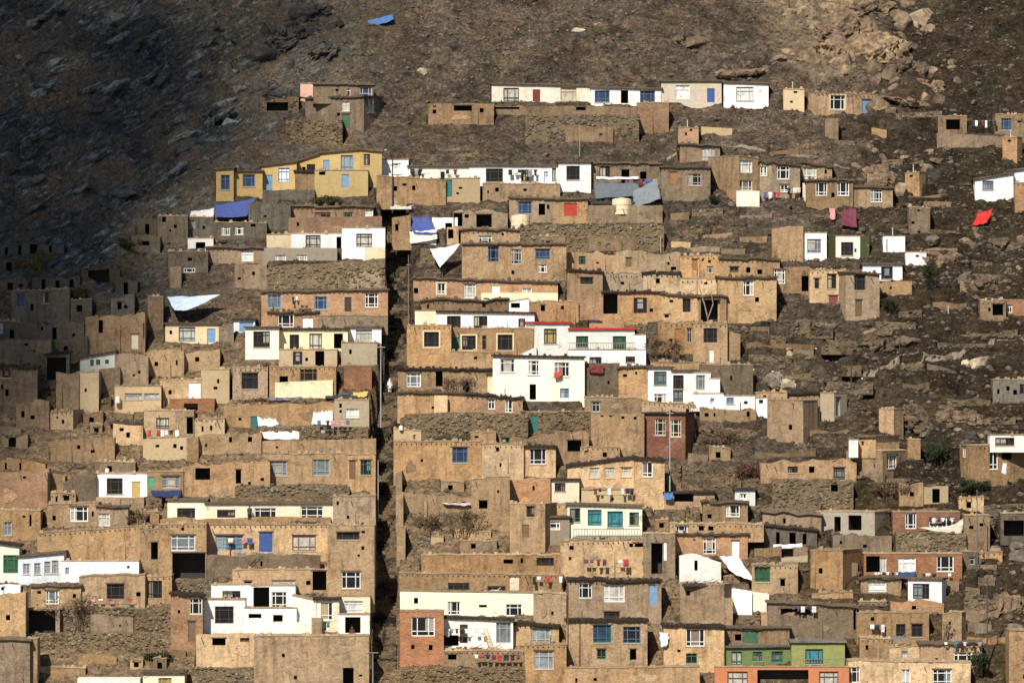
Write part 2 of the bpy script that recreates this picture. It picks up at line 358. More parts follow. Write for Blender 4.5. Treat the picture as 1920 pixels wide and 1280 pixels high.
def weather(root, B, rnd, mat, W, H, D, ops, r, wcol):
    """weathering of a mud front as real relief: plaster patches, buttress ribs, drain spouts, a stove pipe"""
    if mat not in 'mnlbo' or W * H < 7: return
    free = lambda x0, x1, z0, z1: all(x1 < q['u0'] - .15 or x0 > q['u1'] + .15 or z1 < q['z0'] - .15 or z0 > q['z1'] + .15 for q in ops)
    for _ in range(min(4, int(W * H / 9))):
        rx, rz = rnd.uniform(.35, min(1.3, W * .2)), rnd.uniform(.25, min(.8, H * .24)); x, z = rnd.uniform(rx * 1.4, max(rx * 1.5, W - rx * 1.4)), rnd.uniform(.1, H - rz * 1.5)
        if x + rx * 1.4 > W or not free(x - rx * 1.4, x + rx * 1.4, z - rz * 1.4, z + rz * 1.4): continue
        kk = rnd.uniform(.72, 1.22); gg = rnd.uniform(0, .5); base = tuple(kk * (c * (1 - gg) + g_ * gg) for c, g_ in zip(wcol, (.36, .28, .20)))
        p = blob(rx, rz, rnd, .02, -rnd.uniform(.02, .05)).build('plaster_patch', MUD, root, base); p.matrix_local = B @ Matrix.Translation((x, 0, z))
    if rnd.random() < .45:
        x = rnd.uniform(.3, W - .5); w = rnd.uniform(.18, .4)
        if free(x, x + w, -.3, H * .8):
            mb = MB(); h = H * rnd.uniform(.5, .92); mb.hexa([(x, -.3, -.6), (x + w, -.34, -.6), (x + w, .02, -.6), (x, .02, -.6), (x + .04, -.05, h), (x + w - .05, -.06, h), (x + w - .05, .02, h), (x + .04, .02, h)])
            p = mb.build('buttress', MUD, root, tuple(c * .95 for c in wcol)); p.matrix_local = B
    if rnd.random() < .3 and r != 'n':
        mb = MB(); x = rnd.uniform(.3, W - .3); y = rnd.uniform(.3, max(.4, D * .5)); mb.bar((x, y, H - .2), (x, y, H + rnd.uniform(.6, 1.2)), .055)
        p = mb.build('stove_pipe', PAINT, root, (.10, .09, .08)); p.matrix_local = B
    for _ in range(rnd.choice([0, 0, 1, 2])):
        x = rnd.uniform(.3, W - .3); z = H - rnd.uniform(.25, .5)
        if free(x - .1, x + .1, z - .1, z + .1):
            mb = MB(); mb.bar((x, .05, z), (x + .03, -rnd.uniform(.35, .7), z - .08), .05, .045); p = mb.build('drain_spout', PAINT, root, (.09, .065, .045)); p.matrix_local = B
ROOFC = {'o': (.115, .088, .062), 'p': (.34, .25, .16), 'R': (.50, .02, .012), 'd': (.045, .035, .028), 'g': (.16, .15, .14), 'h': (.15, .115, .08)}
def house(name, label, x0, yt, x1, yb, mat, ops='', r='p', y=0, xs=None, d=None, g=None, so='', t=1.0, cat=None, grp=None, fnd=.7, pipe=0, rag=0, rail='', fillb=0, multi=0):
    """a building block; coordinates are those of its front in the photograph. name '+' adds a block to the building before"""
    x0, x1, yb = float(x0), float(x1), float(yb)
    rnd = random.Random(int(x0 * 31 + yb * 17))
    tops = [float(q) for q in str(yt).split('/')]; ytl, ytr = tops[0], tops[-1]
    yaw = R(float(y)); a = abs(yaw)
    Yd = dep(float(g) if g else yb) + rnd.uniform(-.09, .09); sp = F / Yd
    W = (x1 - x0) / sp / math.cos(a)
    zof = lambda py: (yb - py) / sp
    Hl, Hr = zof(ytl), zof(ytr); H = min(Hl, Hr)
    if xs is not None and a > .05: D = abs(float(xs) - (x1 if yaw > 0 else x0)) / sp / math.sin(a)
    else: D = float(d) if d else max(1.0, min(6.5, max(Hl, Hr) / S * .95))
    if d: D = float(d)
    cx = (x1 if yaw > 0 else x0) if a > .02 else (x0 + x1) / 2
    near = P(cx, yb, Yd)
    u = Vector((math.cos(yaw), -math.sin(yaw), 0)); n = Vector((-math.sin(yaw), -math.cos(yaw), 0))
    o = near - u * (W if yaw > 0 and a > .02 else (0 if a > .02 else W / 2))     # front left bottom corner
    if mat == 'm' and W < 7:
        z_ = rnd.random()
        if z_ < .13: mat, t = 'e', float(t) * .78
        elif z_ < .30: mat, t = 'n', float(t) * 1.12
        elif z_ < .40: mat = 'l'
    wmat, wcol = WALLS[mat]
    f = float(t) * rnd.uniform(.76, 1.12); hue = rnd.uniform(-.07, .08)
    wcol = tuple(min(.86, c * f * (1 + k * hue)) for c, k in zip(wcol, (1, 0, -1.5)))
    rag = (float(rag) or rnd.choice([.07, .12, .12, .22])) if mat in 'mnolbstS' else .02
    if r == 'j': rag = .35
    jit = {}
    def top(x):
        k = round(x, 3)
        if k not in jit: jit[k] = rnd.uniform(-rag, rag * .6)
        s = x / W if W else 0
        return Hl + (Hr - Hl) * s + jit[k]
    opsl = openings(ops, x0, x1, W, zof, H, rnd)
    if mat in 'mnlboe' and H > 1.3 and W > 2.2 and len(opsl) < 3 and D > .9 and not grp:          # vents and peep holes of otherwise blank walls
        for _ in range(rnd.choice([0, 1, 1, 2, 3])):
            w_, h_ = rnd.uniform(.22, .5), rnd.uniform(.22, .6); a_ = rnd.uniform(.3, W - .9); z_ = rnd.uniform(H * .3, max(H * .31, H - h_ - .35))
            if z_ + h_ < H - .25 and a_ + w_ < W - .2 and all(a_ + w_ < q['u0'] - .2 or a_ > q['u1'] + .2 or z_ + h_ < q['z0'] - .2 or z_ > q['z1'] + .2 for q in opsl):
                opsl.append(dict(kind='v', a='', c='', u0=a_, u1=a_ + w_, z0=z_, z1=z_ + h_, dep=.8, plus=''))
    mb = MB(); L = Vector((0, 0, 0))
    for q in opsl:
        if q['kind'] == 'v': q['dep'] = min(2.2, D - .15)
    # local frame of the block: origin at o
    panel(mb, L, Vector((1, 0, 0)), Vector((0, -1, 0)), W, top, opsl, float(fnd))
    sopl = []
    if so:
        px0, px1 = (x1, float(xs)) if yaw > 0 else (float(xs), x0)
        sopl = openings(so, px0, px1, D, zof, min(Hl, Hr), rnd)
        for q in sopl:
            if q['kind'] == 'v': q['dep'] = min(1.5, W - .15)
    tR, tL = (lambda x: top(W)), (lambda x: top(0.0))
    panel(mb, Vector((W, 0, 0)), Vector((0, 1, 0)), Vector((1, 0, 0)), D, tR, sopl if yaw > 0 else [], float(fnd))
    panel(mb, Vector((0, D, 0)), Vector((0, -1, 0)), Vector((-1, 0, 0)), D, tL, sopl if yaw < 0 else [], float(fnd))
    panel(mb, Vector((W, D, 0)), Vector((-1, 0, 0)), Vector((0, 1, 0)), W, lambda x: top(W - x), [], float(fnd))
    m = max(1, int(W / 1.3)); px = sorted({0.0, W} | {W * i / m for i in range(1, m)} | {q[k] for q in opsl for k in ('u0', 'u1')})
    for i in range(len(px) - 1):
        p, q = px[i], px[i + 1]
        mb.quad(Vector((p, 0, top(p))), Vector((q, 0, top(q))), Vector((q, D, top(q))), Vector((p, D, top(p))))
    if wmat == STONE:
        iv, jf = ICO1
        for _ in range(min(420, int(W * H * 4.5))):
            x, z = rnd.uniform(.1, W - .1), rnd.uniform(-.2, H + .05); s_ = rnd.uniform(.1, .27); off_ = len(mb.v)
            if any(q['u0'] - .2 < x < q['u1'] + .2 and q['z0'] - .2 < z < q['z1'] + .2 for q in opsl): continue
            mb.v += [Vector((x + c[0] * s_ * 1.25 * rnd.uniform(.8, 1.2), c[1] * s_ * .75 * rnd.uniform(.8, 1.2), z + (Hr - Hl) * 0 + c[2] * s_ * .8 * rnd.uniform(.8, 1.2))) for c in iv]
            mb.f += [tuple(off_ + i for i in f_) for f_ in jf]
    FRONTS.append((min(x0, x1), min(ytl, ytr), max(x0, x1), yb))
    CARVE.append((o.copy(), u.copy(), n.copy(), W, D, o.z, o.z + max(Hl, Hr), int(fillb)))
    single = name != '+' and not opsl and not sopl and r in 'nj' and not pipe and not rail and not multi
    rot = Matrix.Rotation(-yaw, 4, 'Z')
    if name == '+':
        root = last['root']; B = Matrix.Translation(o - root.location) @ rot
    else:
        if single:
            w = mb.build(name, wmat, None, wcol, weld=True); w.matrix_local = Matrix.Translation(o) @ rot
            root = w; last['root'] = None
        else:
            root = bpy.data.objects.new(name, None); C.objects.link(root); root.empty_display_size = .5
            root.location = o + u * W / 2; last['root'] = root
        tag(root, label, cat or name.split('_')[-1], grp)
        if label in LAB and not grp: print('DUPLABEL', label)
        LAB[label] = 1
        if single: return root
        B = Matrix.Translation(o - root.location) @ rot
    w = mb.build('wall', wmat, root, wcol, weld=True); w.matrix_local = B
    if label and name == '+': w['label'] = label
    if r in ROOFC:
        ov, th = (.28, .2) if r in 'oRdgh' else (.05, .1)
        rb = MB(); e = .012; rk = rnd.uniform(.8, 1.2)
        pts = [(-ov * .7 if i == 0 else (W + ov * .7 if i == len(px) - 1 else p), top(p)) for i, p in enumerate(px)]
        for i in range(len(pts) - 1):
            (p, zp), (q, zq) = pts[i], pts[i + 1]
            zp += e; zq += e
            rb.hexa([(p, -ov, zp), (q, -ov, zq), (q, D + .05, zq), (p, D + .05, zp), (p, -ov, zp + th), (q, -ov, zq + th), (q, D + .05, zq + th), (p, D + .05, zp + th)])
        if r in 'od' or (r == 'p' and mat in 'mnlb' and rnd.random() < .45):        # rafters poking out below the slab
            k = int(W / .55)
            for i in range(k):
                xx = (i + .5) * W / k; zz = Hl + (Hr - Hl) * xx / W - rag - .06
                rb.box(xx - .05, -.2, zz, xx + .05, -.002, zz + .1)
        for i in range(int(W * (2.6 if mat in 'mnolbe' else .7))):    # stones, clods and bricks weighing the roof edge down
            xx = rnd.uniform(.1, W - .1); zz = Hl + (Hr - Hl) * xx / W + th - .1; s_ = rnd.uniform(.07, .30) * rnd.uniform(.6, 1); yy = rnd.choice([-ov + .1, .2, .5])
            rb.hexa([(xx - s_, yy - s_ * .6, zz), (xx + s_ * .8, yy - s_ * .7, zz), (xx + s_, yy + s_, zz), (xx - s_ * .8, yy + s_ * .8, zz), (xx - s_ * .7, yy - s_ * .3, zz + s_ * 1.5), (xx + s_ * .6, yy - s_ * .4, zz + s_ * 1.2), (xx + s_ * .6, yy + s_ * .5, zz + s_ * 1.6), (xx - s_ * .5, yy + s_ * .5, zz + s_ * 1.1)])
        q = rb.build('roof', PAINT if r == 'R' else ROOF, root, tuple(c * rk for c in ROOFC[r])); q.matrix_local = B
    uu, nn, oo = (B.to_3x3() @ Vector((1, 0, 0))), (B.to_3x3() @ Vector((0, -1, 0))), B.translation.copy()
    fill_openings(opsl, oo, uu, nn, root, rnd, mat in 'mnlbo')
    if sopl:
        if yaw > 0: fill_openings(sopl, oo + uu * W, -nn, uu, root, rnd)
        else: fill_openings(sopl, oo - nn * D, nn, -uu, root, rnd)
    weather(root, B, rnd, mat, W, H, D, opsl, r, wcol)
    if pipe:
        pb = MB(); pb.bar((W * .45, D * .3, H - .3), (W * .45, D * .3, H + .9), .05); pb.bar((W * .45, D * .3, H + .9), (W * .45, D * .3, H + 1.0), .09)
        q = pb.build('vent_pipe', PAINT, root, (.6, .6, .58)); q.matrix_local = B
    if rail:                            # rail = 'x0,x1,y' photo columns of a balustrade and its foot
        ra, rc, ry = map(float, rail.split(','))
        rb = MB(); ua, ub, zb = (ra - x0) / sp, (rc - x0) / sp, zof(ry); off = -.75
        rb.box(ua, off - .03, zb + .85, ub, off + .03, zb + .92); rb.box(ua, off - .03, zb + .05, ub, off + .03, zb + .1)
        k = max(2, int((ub - ua) / .3))
        for i in range(k + 1):
            xx = ua + (ub - ua) * i / k; rb.box(xx - .025, off - .022, zb, xx + .025, off + .022, zb + .85)
        rb.box(ua - .1, off - .12, zb - .2, ub + .1, .0, zb - .002)
        q = rb.build('balcony', PAINT, root, (.20, .19, .15)); q.matrix_local = B
    return root
def parse(txt):
    lines = [q.strip() for q in txt.strip().splitlines() if q.strip() and q.strip()[0] != '#']
    for i, ln in enumerate(lines):
        f = [q.strip() for q in ln.split('|')] + [''] * 6
        name, label, box, mat, ops, opt = f[:6]
        kw = {'multi': i + 1 < len(lines) and lines[i + 1][0] == '+'}
        for q in opt.split(';'):
            if '=' in q: k, v = q.split('=', 1); kw[k.strip()] = v.strip()
        b = box.split(',')
        house(name, label, b[0], b[1], b[2], b[3], mat, ops, **kw)
# name | label | x0,top(/top right),x1,foot | wall | openings | options          (photo pixels)
TOWN1 = '''
# ---- the highest rows
mud_house|grey-brown two-storey mud house below the dark outcrop at upper left|570,184/181,682,243|n|wwc641,190,655,208;dg641,213,655,240|xs=716;y=26;so=wwc690,186,702,210;r=o;t=.75
+||588,158/160,700,184|n|wpb674,163,697,180;wwk650,166,657,180|r=o;d=3.5;t=.8;g=225
mud_tower|small pink plastered tower at the corner of the grey two-storey house|563,158,587,190|k||r=p;d=1.6
stone_wall|grey rubble terrace wall below the grey two-storey house at upper left|536,226,642,266|s||r=n
stone_shed|dark rubble shed under the black rock beside the pink tower|488,184,560,212|t|v500,192,540,208|r=j
white_house|long cream white house with a yellow window, left end of the highest white row|922,158/162,1108,191|w|wdc944,165,973,190;dr999,168,1013,191;wyc1051,164,1081,190|r=o;t=.97
white_house|white house with two dark blue windows and a black doorway in the highest row|1108,165/168,1240,195|w|wbb1115,168,1143,192;v1164,169,1178,194;wbb1200,170,1228,193|r=o
white_house|greyish white house with bright blue door in the highest row|1240,153,1353,193|p|wwh1267,160,1293,186;dB1326,166,1340,192|r=o;t=1.65
white_house|white house with a closed pale window, right end of the highest white row|1357,155/158,1441,199|w|wph1380,163,1413,189|r=o;d=5
latrine|small plastered latrine tower standing right of the highest white row|1469,168,1508,207|e|v1488,171,1495,175|r=p;d=2.6;pipe=1
mud_house|tan mud house with white window and pale blue door on the upper slope|1530,174/176,1649,217|m|wwk1558,178,1586,205+;dl1619,185,1636,215|xs=1517;y=-24;r=p;t=1.05
mud_wall|brown mud wall with black slot below the left end of the highest white row|803,194,926,234|n|v851,198,885,208;v812,198,818,201|r=n;d=2.2;t=.85
mud_wall|long low mud wall directly below the highest white row|926,199,1197,216|n|v1080,201,1098,207;v925,199,974,205|r=n;d=1.5;t=.8
stone_wall|long rubble terrace wall under the highest white row|985,216,1198,263|s||r=n;d=2;rag=.2
brick_hut|brown brick block at the right end of the terrace wall below the highest white row|1195,194,1254,243|b||r=p;d=3;t=.62
mud_pillar|crumbling mud pillar on the slope below the tan house with white window|1547,220,1572,260|n||r=j;d=1.6;t=.85
mud_house|grey mud house with a black opening at the upper right edge|1759,218,1813,252|n|v1774,224,1800,243|r=p;t=.8
mud_wall|grey mud terrace wall under the house with black opening at upper right|1757,250/256,1882,277|n||r=n;t=.8
mud_house|grey brown mud house with blue window beside the laundry at the upper right edge|1866,215,1935,262|n|wbb1877,222,1897,244|r=p;t=.8
brick_tower|narrow brick latrine tower at the upper right edge|1881,258,1907,300|b|v1890,262,1896,266|xs=1918;y=30;r=p;t=.85;pipe=1
# ---- second row: yellow house, white houses
yellow_house|long stepped yellow house with blue windows on the left flank|405,318/316,438,378|y|wbb414,328,431,356|r=o;t=.82;xs=404
+||438,322,492,368|y|wbb455,327,478,350|r=o;d=4;t=.85
+||490,312/304,556,356|y|dl497,328,511,356;wll522,315,543,342|r=o;t=1.0
+||555,304/288,606,335|y|wdk575,308,591,322;v566,313,573,322|r=o;d=3.6
+||600,288/281,676,336|y|dl606,300,618,320;wla639,291,662,320|r=o;d=4
+||590,320,690,368|y|dl641,327,654,352;v598,322,610,328|r=p;d=2.6;t=.72
+||674,281/285,716,352|y|wdk682,289,694,310|r=o;d=4;t=.75
+||553,322,594,360|n||r=d;d=2;t=.75
mud_wall|dark mud terrace wall beneath the long yellow house|492,357,590,375|o||r=n;d=2
white_house|small bright white house behind the tall lamp post|707,300,766,331|w|wwh735,306,752,326|r=p;d=4
white_house|long low white house hung with dark laundry|766,313,905,345|w|wdk770,317,790,330;wdk826,322,834,338|r=o;d=4
mud_wall|tall brown mud wall below the small white house at the lamp post|706,330/338,836,382|m||r=p;d=2.5;t=.72
+||834,335,900,378|m|dt834,335,848,369|r=p;d=2;t=.75
white_house|white house with large dark grid window beside hanging black clothes|880,311,1047,348|w|wdk911,316,943,341;wdk977,318,993,340;wll1020,322,1028,342;wdc1035,315,1043,340|r=o;d=4
mud_wall|mud terrace wall under the white house with the large grid window|905,345,1050,374|n||r=p;d=1.6
cream_house|cream white block with a dark framed window in the middle of the second row|1047,305,1108,360|w|wdk1062,311,1087,337|r=o;t=.95
mud_house|shabby brown house behind the sagging white awning in the second row|1107,307,1240,350|n|wdk1124,312,1144,337;v1165,318,1180,346;v1200,322,1212,340|r=o;d=4;t=.9
mud_house|brown mud house with grey window and wooden door, right of the tarpaulin camp|1240,315,1332,377|n|wpk1290,326,1315,348;do1256,322,1269,344|r=o;t=.88;d=4.5
mud_tower|orange brick tower standing above the small house on the slope|1272,240,1310,270|b|v1293,242,1298,246|r=p;d=2.2;pipe=1;t=.95
mud_house|small mud house with pale window under the orange brick tower|1275,271/274,1350,303|n|wpc1315,276,1340,300|r=o;d=4;t=.85
mud_house|big tan two-storey house with two white windows above each other|1385,294/296,1424,385|n|wwh1387,300,1412,324;wwk1387,337,1412,356|xs=1330;y=-34;r=p;t=.95
plaster_wall|cream plastered yard wall at the foot of the big tan two-storey house|1381,358,1424,388|c||r=n;d=1.6
mud_house|grey brown two-storey house with white framed windows, middle of the right terrace|1424,303/310,1500,372|n|wwk1425,305,1438,330;wwk1457,310,1480,336;wwk1463,346,1478,360|r=o;d=5
mud_house|small upper house with one white window on the right terrace|1498,305/312,1560,338|n|wwc1506,312,1531,335|r=o;d=4;t=1.0
mud_house|tan mud house with two white windows, front of the right terrace|1512,338,1600,386|n|wwk1529,342,1551,367;wwk1570,341,1592,367|r=o;d=4.5;t=.98
+||1505,343,1515,368|c||r=n;d=2
mud_house|low mud house with one white window, right end of the right terrace|1602,350/353,1674,388|n|wwk1632,354,1654,379|r=o;d=4.5
latrine|tan latrine tower with pipe among boulders right of the right terrace|1698,324,1724,362|l|v1706,328,1712,332|xs=1737;y=30;r=p;pipe=1;t=.85
latrine|brown square tower low on the rubble slope below the latrine with pipe|1704,389,1744,437|n|v1720,393,1726,396;v1720,433,1726,437|r=p;d=2.8;t=.85
white_house|white house with large blue grey window at the far right edge|1828,337/326,1900,372|w|wbs1842,332,1863,356;v1899,331,1905,342|r=o;d=5
+||1890,322/316,1935,350|w||r=o;d=4
mud_tower|brown mud tower in front of the white house at the far right edge|1903,343,1935,392|b||r=p;d=2.6;t=.8
# ---- third row
mud_house|olive mud house at the dark left flank below the yellow house|296,405,352,455|o|v304,407,311,416|r=p;t=.9
+||330,408,400,440|o|wps332,413,366,429|r=p;d=3
mud_house|olive house with two small white windows beneath the blue tarpaulin|400,418,500,448|o|wwk415,425,431,441;wwk441,424,456,440;v422,405,432,414;v470,417,479,425|r=p;t=1.05;d=3
mud_wall|plain dark brown wall right of the blue tarpaulin|466,378/384,545,431|o||r=n;d=3
mud_house|long brown house front with a grey slot window above the white double house|545,388,700,412|n|wnk590,398,620,410;wwh684,394,713,410;wgk645,398,661,410|r=o;d=3
mud_wall|reddish mud wall along the roof behind the white double house|541,408/406,716,440|b||r=n;d=1.6;t=.62
white_house|left half of the white double house, window with striped shutter|546,438,643,466|w|wdc573,441,601,464;v631,444,640,466|r=p;d=3.4
+||500,440,547,465|e||r=p;d=3
white_house|right half of the white double house beside the lane, curtained window|641,428,722,482|w|wdc668,438,698,463|r=p;d=4
plaster_wall|cream plaster wall below the curtained half of the white double house|684,463,722,492|c||r=n;d=1.5
cinder_block_house|grey block wall with two grated windows below the white double house|495,465,632,501|q|wwc516,478,536,497;wwc556,478,576,491|r=n;d=2.5;t=1.1
mud_house|brown mud house with a white shutter on the dark left flank|386,465,496,494|n|wwh452,470,475,490|r=o;d=4;t=.9
white_shed|white vaulted shed on the dark left flank|352,447,400,466|w|v367,454,385,466|r=p;d=3;t=.8
mud_house|low grey mud house with a white window edge on the dark left flank|315,472,390,512|o|wwk344,500,366,511;v352,483,360,489|r=p;t=1.15
+||318,500,340,540|n||r=n;d=2;t=.9
mud_wall|brown mud wall sloping down below the grey block wall|440,495,500,540|n||r=n;d=2;t=.85
stone_wall|long sloping rubble bank wall below the white double house|500,500/484,722,541|s||r=n;d=2;rag=.2;t=1.2
mud_house|mud house roofed with a bright blue tarpaulin beside the lane|735,408/402,770,458|m|v741,420,747,433|r=n;d=3;t=.85
+||768,436/430,818,458|w||r=n;d=3;t=.8
+||810,408,858,428|w|v835,418,848,428|r=n;d=3
+||838,426,860,458|m|v840,430,850,447|r=n;d=2.5
mud_house|unfinished mud house with two black openings above the white awning|850,395,952,431|n|v850,400,867,424;v893,402,922,426|r=j;d=4
+||864,431,1000,462|m|wwk897,442,922,456|r=o;d=3;t=.95
mud_house|mud house with blue window and red painted door on the second terrace|955,371/374,1060,418|n|wbb972,378,997,401;v1010,382,1022,403|r=o;d=4;t=1.1
+||1044,374,1102,420|m|dR1058,381,1082,405|r=o;d=4
brick_wall|orange brick balustrade in front of the red door|1043,400,1100,418|B||r=n;d=.6;t=.8
mud_wall|long brown terrace wall below the tarpaulin camp|1100,385,1242,419|n||r=n;d=1.8;t=.9
stone_wall|rubble retaining bank below the house with the red door|975,421,1245,470|t||r=n;d=2.2;rag=.25;t=1.35
mud_house|tall tan mud house with blue window behind the white awning|866,458,1062,526|m|wbk915,462,935,491;wpk958,467,978,495;wbb1004,467,1031,486;wwk1010,496,1025,511;v959,507,964,514|r=o;d=4;t=.95
mud_house|row of small mud rooms on the terrace right of the tall tan house|1062,470/474,1160,507|m|wgk1085,480,1098,496;v1140,467,1152,478|r=j;d=3;t=.9
mud_house|low ruin-like mud house with peeling plaster on the middle terrace|1160,468/474,1276,512|l|dn1174,483,1184,500;v1258,500,1268,506|r=j;d=3;t=.85
mud_house|mud house with reddish boarded window high on the middle terrace|1275,479,1352,520|m|do1298,486,1308,507;wpk1325,499,1337,512|r=p;d=3
mud_house|flat mud house with three small dark windows on the middle terrace|1350,486,1462,526|m|wnk1368,500,1385,511;v1399,501,1407,511;v1420,505,1429,514|r=o;d=3.5;t=.92
# ---- fourth row, middle
mud_house|long pinkish mud row house with a small white framed window beside the lane|775,522/526,906,564|b|wwk820,531,835,551+;wwc870,532,892,559;v776,540,784,550|r=o;d=4;t=.98
+||905,526/531,1046,564|b|dw922,535,937,560;wwc979,540,997,561|r=o;d=4;t=1.0
plaster_wall|white plastered parapet in front of the pinkish row house|902,549,1046,566|c||r=n;d=.5
mud_house|low tiled mud shed between the pinkish row house and the white strip house|790,563,952,586|n||r=o;d=3;t=.75
white_shed|small white shed with a pointed gable above the white strip house|954,566/560,992,589|w|v958,566,975,577|r=p;d=2
mud_wall|mud yard wall right of the small white pointed shed|992,566,1085,604|m|v1014,572,1022,583|r=p;d=3;t=.8
mud_house|tall plain mud block with a small dark window in the middle of the town|1064,507/510,1130,600|m|wdk1088,520,1112,533|r=d;d=5
mud_house|mud terrace house with a dark porch in the middle of the town|1130,513,1208,552|m||r=p;d=4;t=.95
+||1130,549,1240,602|m|v1130,549,1158,588;wdk1188,558,1213,587|r=d;d=5;t=.9
mud_house|smooth plastered mud box on the roofs in the middle of the town|1206,511/514,1275,554|l||r=d;d=4;t=.98
mud_house|pale tan mud box with a vertical crack beside the smooth plastered box|1275,523,1347,556|l||r=p;d=4;t=1.08
mud_house|mud house with a tall black opening and forked dead trunk|1240,552/556,1312,602|m|wdk1280,560,1295,585;v1246,590,1254,595|r=o;d=5;t=.92
+||1310,556,1362,606|m|v1314,562,1350,603|r=o;d=5;t=.85
mud_house|wide mud house with pale framed window right of the forked trunk|1346,521,1456,602|m|wwk1393,526,1413,554;dw1392,550,1395,574|r=o;d=5;t=.92
mud_house|mud house with white window beside a cream pilaster, right side of the middle terrace|1450,500,1526,550|m|wwk1451,505,1472,532;v1503,517,1516,546|r=j;d=3;t=1.0
cream_house|cream plastered mud house with two small brown windows|1518,508/505,1586,568|l|wnk1527,522,1536,541;wdk1551,514,1568,541;dm1554,554,1571,567|r=p;d=4;t=1.15
mud_house|tall brown mud house corner with a door below a window|1586,510/514,1650,600|n|wdk1602,515,1623,544;dn1604,562,1617,593|r=o;d=5;t=1.05;xs=1578;y=-12
white_house|weathered white house with one dark window behind the tall brown corner house|1618,496,1692,526|w|wdk1652,500,1674,523|r=o;d=4;t=.9
mud_wall|mud yard wall right of the tall brown corner house|1650,526,1710,553|m||r=j;d=2;t=.9
mud_house|eroded tan mud house left of the white house with green panels|1448,428/424,1506,490|m||r=j;d=3;t=.95
white_house|white house with dark green panels on the right slope|1502,437,1550,485|w|wps1513,448,1540,475|r=p;d=3.5
+||1550,440,1568,478|g||r=n;d=2.6;t=.22
+||1567,443,1620,481|w|wdk1577,454,1600,479;wdk1602,466,1606,473|r=p;d=3
+||1613,442,1630,483|g||r=n;d=2;t=.3
water_tank|white cube water tank with a thin pipe on the right slope|1656,443,1697,473|w|v1662,448,1664,471|r=p;d=2.5;pipe=1
white_hut|small white latrine box below the white cube water tank|1698,473,1737,499|w|v1717,478,1723,482|r=p;d=2.4
mud_house|mud shed with black doorway near the right edge beside orange bricks|1838,563,1886,602|n|v1861,570,1881,591|r=p;d=3;t=.95
brick_house|orange brick house with white window cut by the right edge|1884,563,1935,592|B|wwk1888,571,1898,586|r=p;d=3;t=.85
mud_house|small ochre mud shed on the rubble slope near the right edge|1800,530,1842,548|m|wgk1818,531,1828,537|r=p;d=3;t=.8
# ---- fourth row, left
mud_house|brown mud tower at the left beside the white and blue metal sheet|277,556,306,614|n||r=p;d=3;t=.85
brick_house|long reddish brick house with blue and white windows left of the lane|490,548/544,727,612|b|wls502,552,527,577;wlb590,556,613,580;dd646,557,659,584;wwk684,549,709,576|r=o;d=4;t=.92
brick_house|low brick annex with white barred window below the long reddish brick house|503,586,596,616|b|wwk521,590,551,613;dw567,596,587,616|r=o;d=3;t=.98
mud_wall|brown mud wall stub between the brick annex and the lane|594,592,727,617|n||r=p;d=1.5;t=.95
mud_house|dim brown mud wall house with two narrow openings on the shaded left|160,592/588,272,658|n|v185,600,193,624;dc246,626,259,654;dd268,606,281,634|r=j;d=4;t=.88
cream_house|low cream house with blue window and sky blue door|310,608,412,640|e|wbc335,613,366,640;dl388,616,404,645|r=o;d=3.5;t=1.05
wooden_fence|weathered plank fence beside the sky blue door|410,607,438,640|o||r=n;d=.4;t=1.3
blue_shed|small pale blue shed behind the white block house left of the lane|438,600,478,622|w|dl449,604,475,622|r=d;d=2.5;t=.9
white_house|bright white block house with one dark grid window, left of the lane|460,615,523,674|w|wdk475,621,506,651|r=o;d=4.5
cream_house|cream recessed house with arched doorway joined to the bright white block|523,618,652,658|c|wdk543,627,561,655;dy560,640,580,657;wdc580,625,604,655;v626,625,643,653|r=d;d=3.4;t=1.1
white_house|white house end with a pale grid window beside the lane|648,614,715,644|w|wpc667,618,698,641|r=o;d=4
+||640,643,707,686|e||r=p;d=3;t=.62
+||645,686,697,728|B||r=p;d=2.4;t=.62
mud_house|tan mud house with two dark doorways beneath the cream recessed house|523,656,632,690|m|wdk549,659,567,684;v591,657,608,686|r=p;d=3
mud_house|mud house with peeling white plaster and a dark window left of the lane|505,688,630,744|m|v524,705,540,729;wnk562,692,595,719|r=p;d=3.8;t=1.02
plaster_patch_wall|flaking white dado wall in front of the peeling house|516,717/712,624,746|c||r=n;d=.3;t=1.1;g=748
mud_house|tan mud house with one dark window left of the peeling house|436,690,502,746|m|wdk453,699,484,729|r=p;d=4;t=1.03
plaster_wall|grey mottled plaster block left of the tan house with one dark window|377,693,430,752|e||r=p;d=4;t=.75
mud_house|low mud room with a bright white green door beside the grey mottled block|300,712,378,752|m|dw353,717,376,750|r=p;d=3
cream_house|low whitewashed hut with grey slots at the left|215,724,302,772|e|wpc234,737,267,749;wpc270,737,299,747|r=p;d=3;t=.85
brick_shed|red brick shed with a black opening at the left|318,748,402,770|B|v345,756,371,769|r=p;d=2.5;t=.85
mud_house|ochre house with white curtain window and laundry at its foot|270,770,363,823|l|wdc293,783,317,803;v350,782,363,813|r=p;d=4;t=.95
mud_house|small ochre box shed in front of the laundry house|363,785,421,820|l|v372,786,380,789|r=p;d=3;t=.95
mud_wall|long mud yard wall behind the white laundry at the left|420,758/752,628,800|m|v648,760,652,764;dt470,780,490,805;v447,783,453,788|r=j;d=2;t=.9
mud_house|tan mud house with a white slot window beside the lane|627,750,692,822|m|wwh648,766,673,783|r=p;d=4.5;t=1.0
stone_wall|low rubble wall below the white laundry|485,800,690,826|S||r=n;d=1.4;rag=.25;t=.8
mud_wall|tan terrace wall below the ochre laundry house|268,823/820,362,858|m||r=n;d=2;t=.85
mud_wall|eroded mud buttress left of the long lower terrace|350,818,372,862|m||r=j;d=3;t=.8
